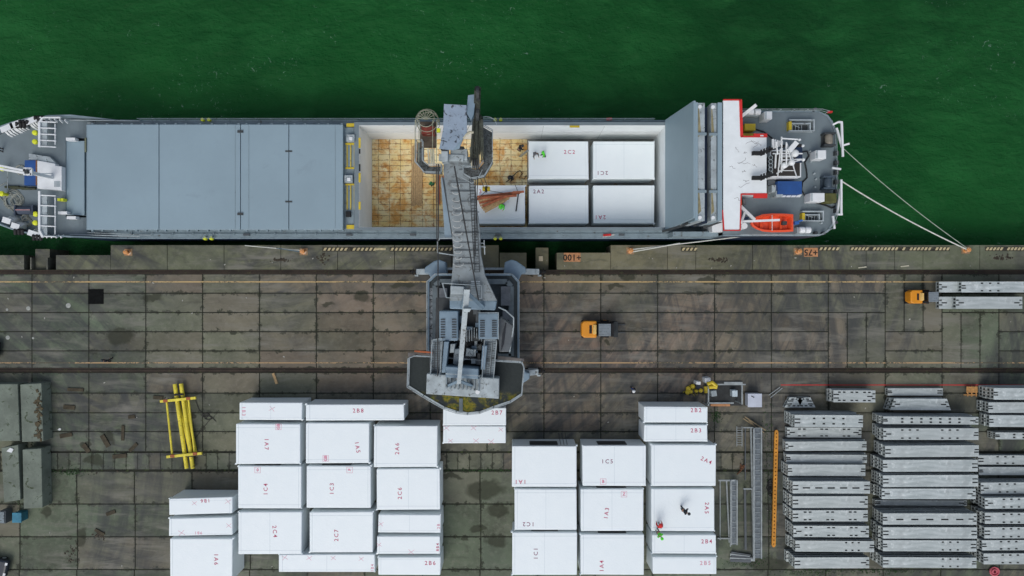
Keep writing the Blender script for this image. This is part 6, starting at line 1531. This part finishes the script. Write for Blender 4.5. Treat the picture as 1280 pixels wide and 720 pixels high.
sbox('tool_bin', white, 881.5,472.5,888.5,478.5,1.2, 'white topped box above the pen corner', z0=0, ang=.1); sbox('tool_bin', white, 870.5,477,876,481,1.1, 'white topped box beside the yellow gear', z0=0, ang=-.1)
tw = empty('water_tank', at(943.5,501,0), 'square pale grey tank standing right of the steel pen', 'tank'); a = at(934.8,492,1.2); b_ = at(952.5,509,1.2)
m2 = MB(); m2.box(a.x+.05,b_.y+.05,.12,b_.x-.05,a.y-.05,1.15); m2.build('tank_body', mt('tank_grey', (.42,.46,.52), var=.1), tw, bevel=.08); m2 = MB(); m2.box(a.x,b_.y,1.15,b_.x,a.y,1.22); m2.build('tank_lid', mt('tank_lid', (.50,.54,.62), var=.1), tw, bevel=.03); p = at(941,496,1.25); MB().bar((p.x-.15,p.y+.08,1.24),(p.x+.15,p.y-.08,1.24),.08,.05).build('tank_cap', black, tw); m2 = MB(); m2.box(a.x,b_.y,0,b_.x,a.y,.12); m2.build('tank_pallet', greywood, tw)
gear = ['round yellow float at the left of the gear heap','yellow float at the top of the gear heap','yellow float at the bottom of the gear heap','small yellow float right of the gear heap','yellow float nearest the dark cases','lone yellow float at the right of the heap']
for (x_, y_, r_), l in zip(((860.5,486,.26),(866,483,.24),(859.5,490.5,.24),(863.5,489.5,.2),(870.5,488.8,.17),(876,488,.22)), gear):
    p = at(x_, y_, .3); m2 = MB(); m2.tube([(p.x,p.y,.02),(p.x,p.y,.12),(p.x,p.y,.34),(p.x,p.y,.42)], [r_*.6,r_,r_,r_*.5], 12); tag(m2.build('yellow_float', yellow), l, 'float', 'yellow floats heaped beside the pen')
for (pts, l) in ((((884,480),(890,478),(896,483)), 'yellow hose end over the pen corner'), (((886,484),(892,483.5),(896,484)), 'yellow tube lying across the pen corner'), (((882,483),(883,491)), 'short yellow bar upright beside the pen')):
    tag(MB().tube([at(x_,y_,2.2 if 'pen corner' in l else .4) for x_,y_ in pts], .2, 8).build('yellow_tube', yellow), l, 'tube')
sbox('tool_case', mt('case_navy', (.02,.03,.05)), 870,481,875.5,486,.5, 'dark navy case between the yellow floats', z0=.0); 
nt_ = MB()
for k in range(26):
    p = at(random.uniform(857,873), random.uniform(482,492), .1); nt_.tube([p, p+Vector((random.uniform(-.5,.5),random.uniform(-.3,.3),random.uniform(0,.2)))], .03, 4)
tag(nt_.build('yellow_netting', mt('net_yellow', (.38,.33,.04), var=.4)), 'tangle of yellow netting and straps around the floats', 'net', kind='stuff')
# aluminium gangways
def gangway(x0, y0, x1, y1, z, label, rails=1):
    a = at((x0+x1)/2, y0, z); b_ = at((x0+x1)/2, y1, z); W_ = (x1-x0)*(H-z)/F
    r = empty('gangway', ((a.x+b_.x)/2, (a.y+b_.y)/2, 0), label, 'gangway')
    d = MB(); d.box(a.x-W_/2,b_.y,z-.12,a.x+W_/2,a.y,z-.06); d.build('tread_deck', mt('tread_grey', (.15,.18,.20), .5, .2, var=.35, sc=3), r)
    f_ = MB()
    for s_ in (-1,1): f_.bar((a.x+s_*W_/2,a.y,z),(a.x+s_*W_/2,b_.y,z),.12,.22)
    f_.build('side_beam', alu, r)
    g_ = MB(); yv = a.y
    while yv > b_.y: g_.bar((a.x-W_/2,yv,z-.03),(a.x+W_/2,yv,z-.03),.05,.04); g_.bar((a.x-W_/2,yv,z),(a.x-W_/2-.25,yv,z+.5),.04); yv -= .55
    g_.bar((a.x-W_/2-.25,a.y,z+.5),(a.x-W_/2-.25,b_.y,z+.5),.06); g_.build('handrail', alu, r)
    return r
gangway(942.5,535,951.5,698,.9,'longest aluminium gangway lying upright in the photo beside the orange ladder'); gangway(914,600,921,681,.7,'short aluminium gangway close to module 2A5')
for (x0,y0,x1,y1,w_,z_,l) in ((938.5,535,942,695,.16,.6,'long aluminium rail left of the longest gangway'),(908,600,911.5,678,.14,.4,'thin aluminium rail left of the short gangway'),(931.5,535,931.5,600,.10,.2,'thin dark rail above the cross bracket'),(931,610,932,687,.22,.3,'dark channel standing left of the long rail'),
                     (900,600,900,675,.08,.2,'thin rail nearest module 2A5'),(929,534.5,942,534.5,.12,.7,'short bar across the top of the long gangway'),(929,611,941,611,.14,.7,'short bar across the middle of the long gangway'),(898,600.5,918,600.5,.16,.8,'short bar across the top of the short gangway'),(897,673,914,673,.12,.5,'short bar across the foot of the short gangway')):
    m2 = MB(); m2.bar(at(x0,y0,z_), at(x1,y1,z_), w_, .12); tag(m2.build('metal_rail', alu if 'dark' not in l else ductgrey), l, 'rail', 'loose rails around the gangways')
for i, (a_, b__) in enumerate((((929,523),(955,541)),((931,521),(957,538)),((936,525),(950,540)))):
    tag(MB().bar(at(*a_,.3+.06*i), at(*b__,.34+.06*i), .10, .06).build('timber_pole', mt('pole_tan', (.26,.20,.11), var=.3)), ['lowest tan pole across the gangway head','topmost tan pole across the gangway head','shortest tan pole across the gangway head'][i], 'pole')
gp = empty('metal_ladder', at(924,547,0), 'small grey ladder lying left of the long gangway', 'ladder')
lm = MB()
for x_ in (921,927.5): lm.bar(at(x_,533,.2), at(x_,558,.2), .06)
lm.build('ladder_rail', alu, gp); lm = MB()
for k in range(8): lm.bar(at(921,535+3*k,.2), at(927.5,535+3*k,.2), .04)
lm.build('ladder_rung', alu, gp)
pr = empty('scrap_pile', at(924,695,0), 'flat pile of grey metal offcuts below the gangways', 'scrap metal')
for k in range(5): MB().bar(at(913+random.uniform(-1,1),691+2.4*k,.15+.05*k), at(943+random.uniform(-6,1),695+1.6*k,.2+.05*k), .28, .08).build('metal_strip', alu if k % 2 else ductgrey, pr)
# orange ladder
ol = empty('orange_ladder', at(968.5,610,0), 'long orange lattice ladder lying beside the steel stacks', 'ladder')
lm = MB(); a0, a1 = at(970.3,539,.4), at(966.8,682,.4)
for dx in (-.13,.13): lm.bar(a0+Vector((dx,0,0)), a1+Vector((dx,0,0)), .13, .2)
for k in range(31): q = a0.lerp(a1,k/30); lm.bar(q+Vector((-.13,0,.05)), q+Vector((.13,0,.05)), .26, .08)
lm.build('ladder_frame', ladorange, ol)
MB().box(a0.x-.1,a1.y,.2,a0.x-.08,a0.y,.22)
cb3 = MB()
for k in range(7): c_ = at(962+random.uniform(-3,3), 609+random.uniform(-6,7), .06); cb3.tube([c_+Vector((math.cos(t)*.3*random.uniform(.7,1.2),math.sin(t)*.4,0)) for t in [i*math.pi/5 for i in range(11)]], .035, 5)
tag(cb3.build('cable_coil', black), 'tangled black cable beside the orange ladder', 'cable')
br_ = MB()
for k in range(9): p = at(928+random.uniform(-4,4), 585+random.uniform(-4,4), .1); br_.bar(p, p+Vector((random.uniform(-.5,.5),random.uniform(-.5,.5),.1)), .1,.06)
tag(br_.build('rusty_scrap', rust), 'little heap of rusty scrap left of the long gangway', 'scrap')
# pallet
pal = empty('pallet', at(1214,489,0), 'orange timber pallet standing between the steel stacks', 'pallet')
pd_ = MB(); 
for k in range(5): pd_.bar(at(1208,484+1.5*k,.5), at(1222,484+1.5*k,.5), .10, .03)
pd_.build('pallet_board', mt('pallet_orange', (.58,.30,.10), var=.3, sc=4), pal)
pd_ = MB()
for x_ in (1209.5,1214.5,1220): pd_.bar(at(x_,482.8,.4), at(x_,495.5,.4), .1, .1)
pd_.bar(at(1204.5,493.5,.3), at(1221,493.5,.3), .1,.1); pd_.build('pallet_stringer', MATS['pallet_orange'], pal)
hz_ = MB(); 
for k in range(6): c_ = at(1243.5+random.uniform(-1,1), 714+random.uniform(-1,1), .08+.04*k); rr2 = random.uniform(.2,.5); hz_.tube([c_+Vector((math.cos(t)*rr2,math.sin(t)*rr2*.9,0)) for t in [i*math.pi/8 for i in range(17)]], .07, 6)
tag(hz_.build('hose_coil', mt('pink_hose', (.60,.13,.17))), 'coil of pink hose at the bottom right corner', 'hose')
for i, (a_, b__) in enumerate((((963,497),(978,485)),((961,494),(975,484)))):
    tag(MB().bar(at(*a_,.2), at(*b__,.2), .07,.05).build('metal_rod', alu), ['lower pale rod lying by the red line','upper pale rod lying by the red line'][i], 'rod')
db = MB()
for k in range(70):
    px_ = random.uniform(5, 1275); py_ = random.choice((random.uniform(345, 458), random.uniform(468, 560), random.uniform(600, 715), random.uniform(320, 335)))
    p = at(px_, py_, .01); d = random.uniform(.03, .10); m0 = len(db.v); db.box(p.x-d, p.y-d*.5, .006, p.x+d, p.y+d*.5, .006+random.uniform(.02,.05)); db.rot(p, random.random()*3, m0)
tag(db.build('scraps', mt('pale_scraps', (.45,.45,.40), var=.5, sc=6)), 'small pale scraps and pebbles scattered over the quay slabs', 'litter', kind='stuff')
dd_ = MB()
for k in range(420):
    cl = random.choice(((350,325,10,2),(125,668,6,4),(215,500,14,4),(404,322,5,5),(90,690,8,10),(900,325,10,2),(1250,322,10,3),(410,590,200,1.5),(470,463,300,1),(640,343,400,1)))
    p = at(random.gauss(cl[0],cl[2]*.6), random.gauss(cl[1],cl[3]*.6), .01); d = random.uniform(.04,.13); m0 = len(dd_.v)
    dd_.frus([(p.x-d,p.y-d*.6,.004),(p.x+d,p.y-d*.7,.004),(p.x+d*.9,p.y+d*.6,.004),(p.x-d*.8,p.y+d*.7,.004)],[(p.x-d*.4,p.y-d*.3,.004+d*.3),(p.x+d*.4,p.y-d*.3,.004+d*.3),(p.x+d*.4,p.y+d*.3,.004+d*.3),(p.x-d*.4,p.y+d*.3,.004+d*.3)]); dd_.rot(p, random.random()*3, m0)
tag(dd_.build('dirt', mt('dark_dirt', (.045,.035,.020), var=.5, sc=4)), 'dark crumbs of dirt and bark lying in patches on the quay', 'dirt', kind='stuff')
# red-line posts, weeds
wd_ = MB()
for k in range(1800):
    cl = random.choice(((935,703,38,7),(960,560,10,60),(895,520,8,10),(1010,715,40,5),(90,590,25,5),(600,588,50,2),(30,600,24,40),(965,640,5,50),(1100,714,50,4)))
    p = at(random.gauss(cl[0],cl[2]*.5), random.gauss(cl[1],cl[3]*.5), .01); s_ = random.uniform(.04,.13); t = random.random()*6.28; z_ = random.uniform(.01,.10)
    d = Vector((math.cos(t),math.sin(t),0))*s_; n_ = Vector((-d.y,d.x,0))*.5
    wd_.add([p+Vector((0,0,.005)), p+d*.5+n_+Vector((0,0,z_*.6)), p+d+Vector((0,0,z_)), p+d*.5-n_+Vector((0,0,z_*.6))], [(0,1,2,3)])
tag(wd_.build('weeds', mt('weed_green', (.030,.075,.022), .9, var=.4, sc=2)), 'low green weeds growing in the slab joints and corners', 'weeds', kind='stuff')

# ------------------------------------------------------------------ camera, light, world
cam = bpy.data.cameras.new('camera'); co = bpy.data.objects.new('camera', cam); COL.objects.link(co)
cam.sensor_width = 36; cam.lens = 36 * F / 1280; cam.clip_end = 2000; cam.clip_start = .5
co.location = (0, 0, H); co.rotation_euler = (0, 0, 0); scene.camera = co

world = bpy.data.worlds.new('World'); scene.world = world; world.use_nodes = True
nt = world.node_tree; bg = nt.nodes['Background']; sky = nt.nodes.new('ShaderNodeTexSky'); sky.sky_type = 'NISHITA'; sky.sun_disc = False
EL, AZ = 52, 200          # sun in the south south-west, behind cloud
sky.sun_elevation = R(EL); sky.sun_rotation = R(AZ); sky.air_density = 1.0; sky.dust_density = 3.0; sky.ozone_density = 1.0
hs = nt.nodes.new('ShaderNodeHueSaturation'); hs.inputs['Saturation'].default_value = .62; nt.links.new(sky.outputs[0], hs.inputs['Color']); nt.links.new(hs.outputs[0], bg.inputs[0]); bg.inputs[1].default_value = .125
sl = bpy.data.lights.new('sun', 'SUN'); sl.energy = .9; sl.angle = R(42); sl.color = (1, .985, .96)
so_ = bpy.data.objects.new('sun', sl); COL.objects.link(so_)
d = Vector((math.sin(R(AZ)) * math.cos(R(EL)), math.cos(R(AZ)) * math.cos(R(EL)), math.sin(R(EL))))
so_.rotation_euler = d.to_track_quat('Z', 'Y').to_euler(); so_.location = (0, 0, 60)
scene.view_settings.view_transform = 'Standard'; scene.view_settings.look = 'None'
scene.view_settings.exposure = 0.14; scene.view_settings.gamma = 1
scene.render.resolution_x = 1024; scene.render.resolution_y = 576
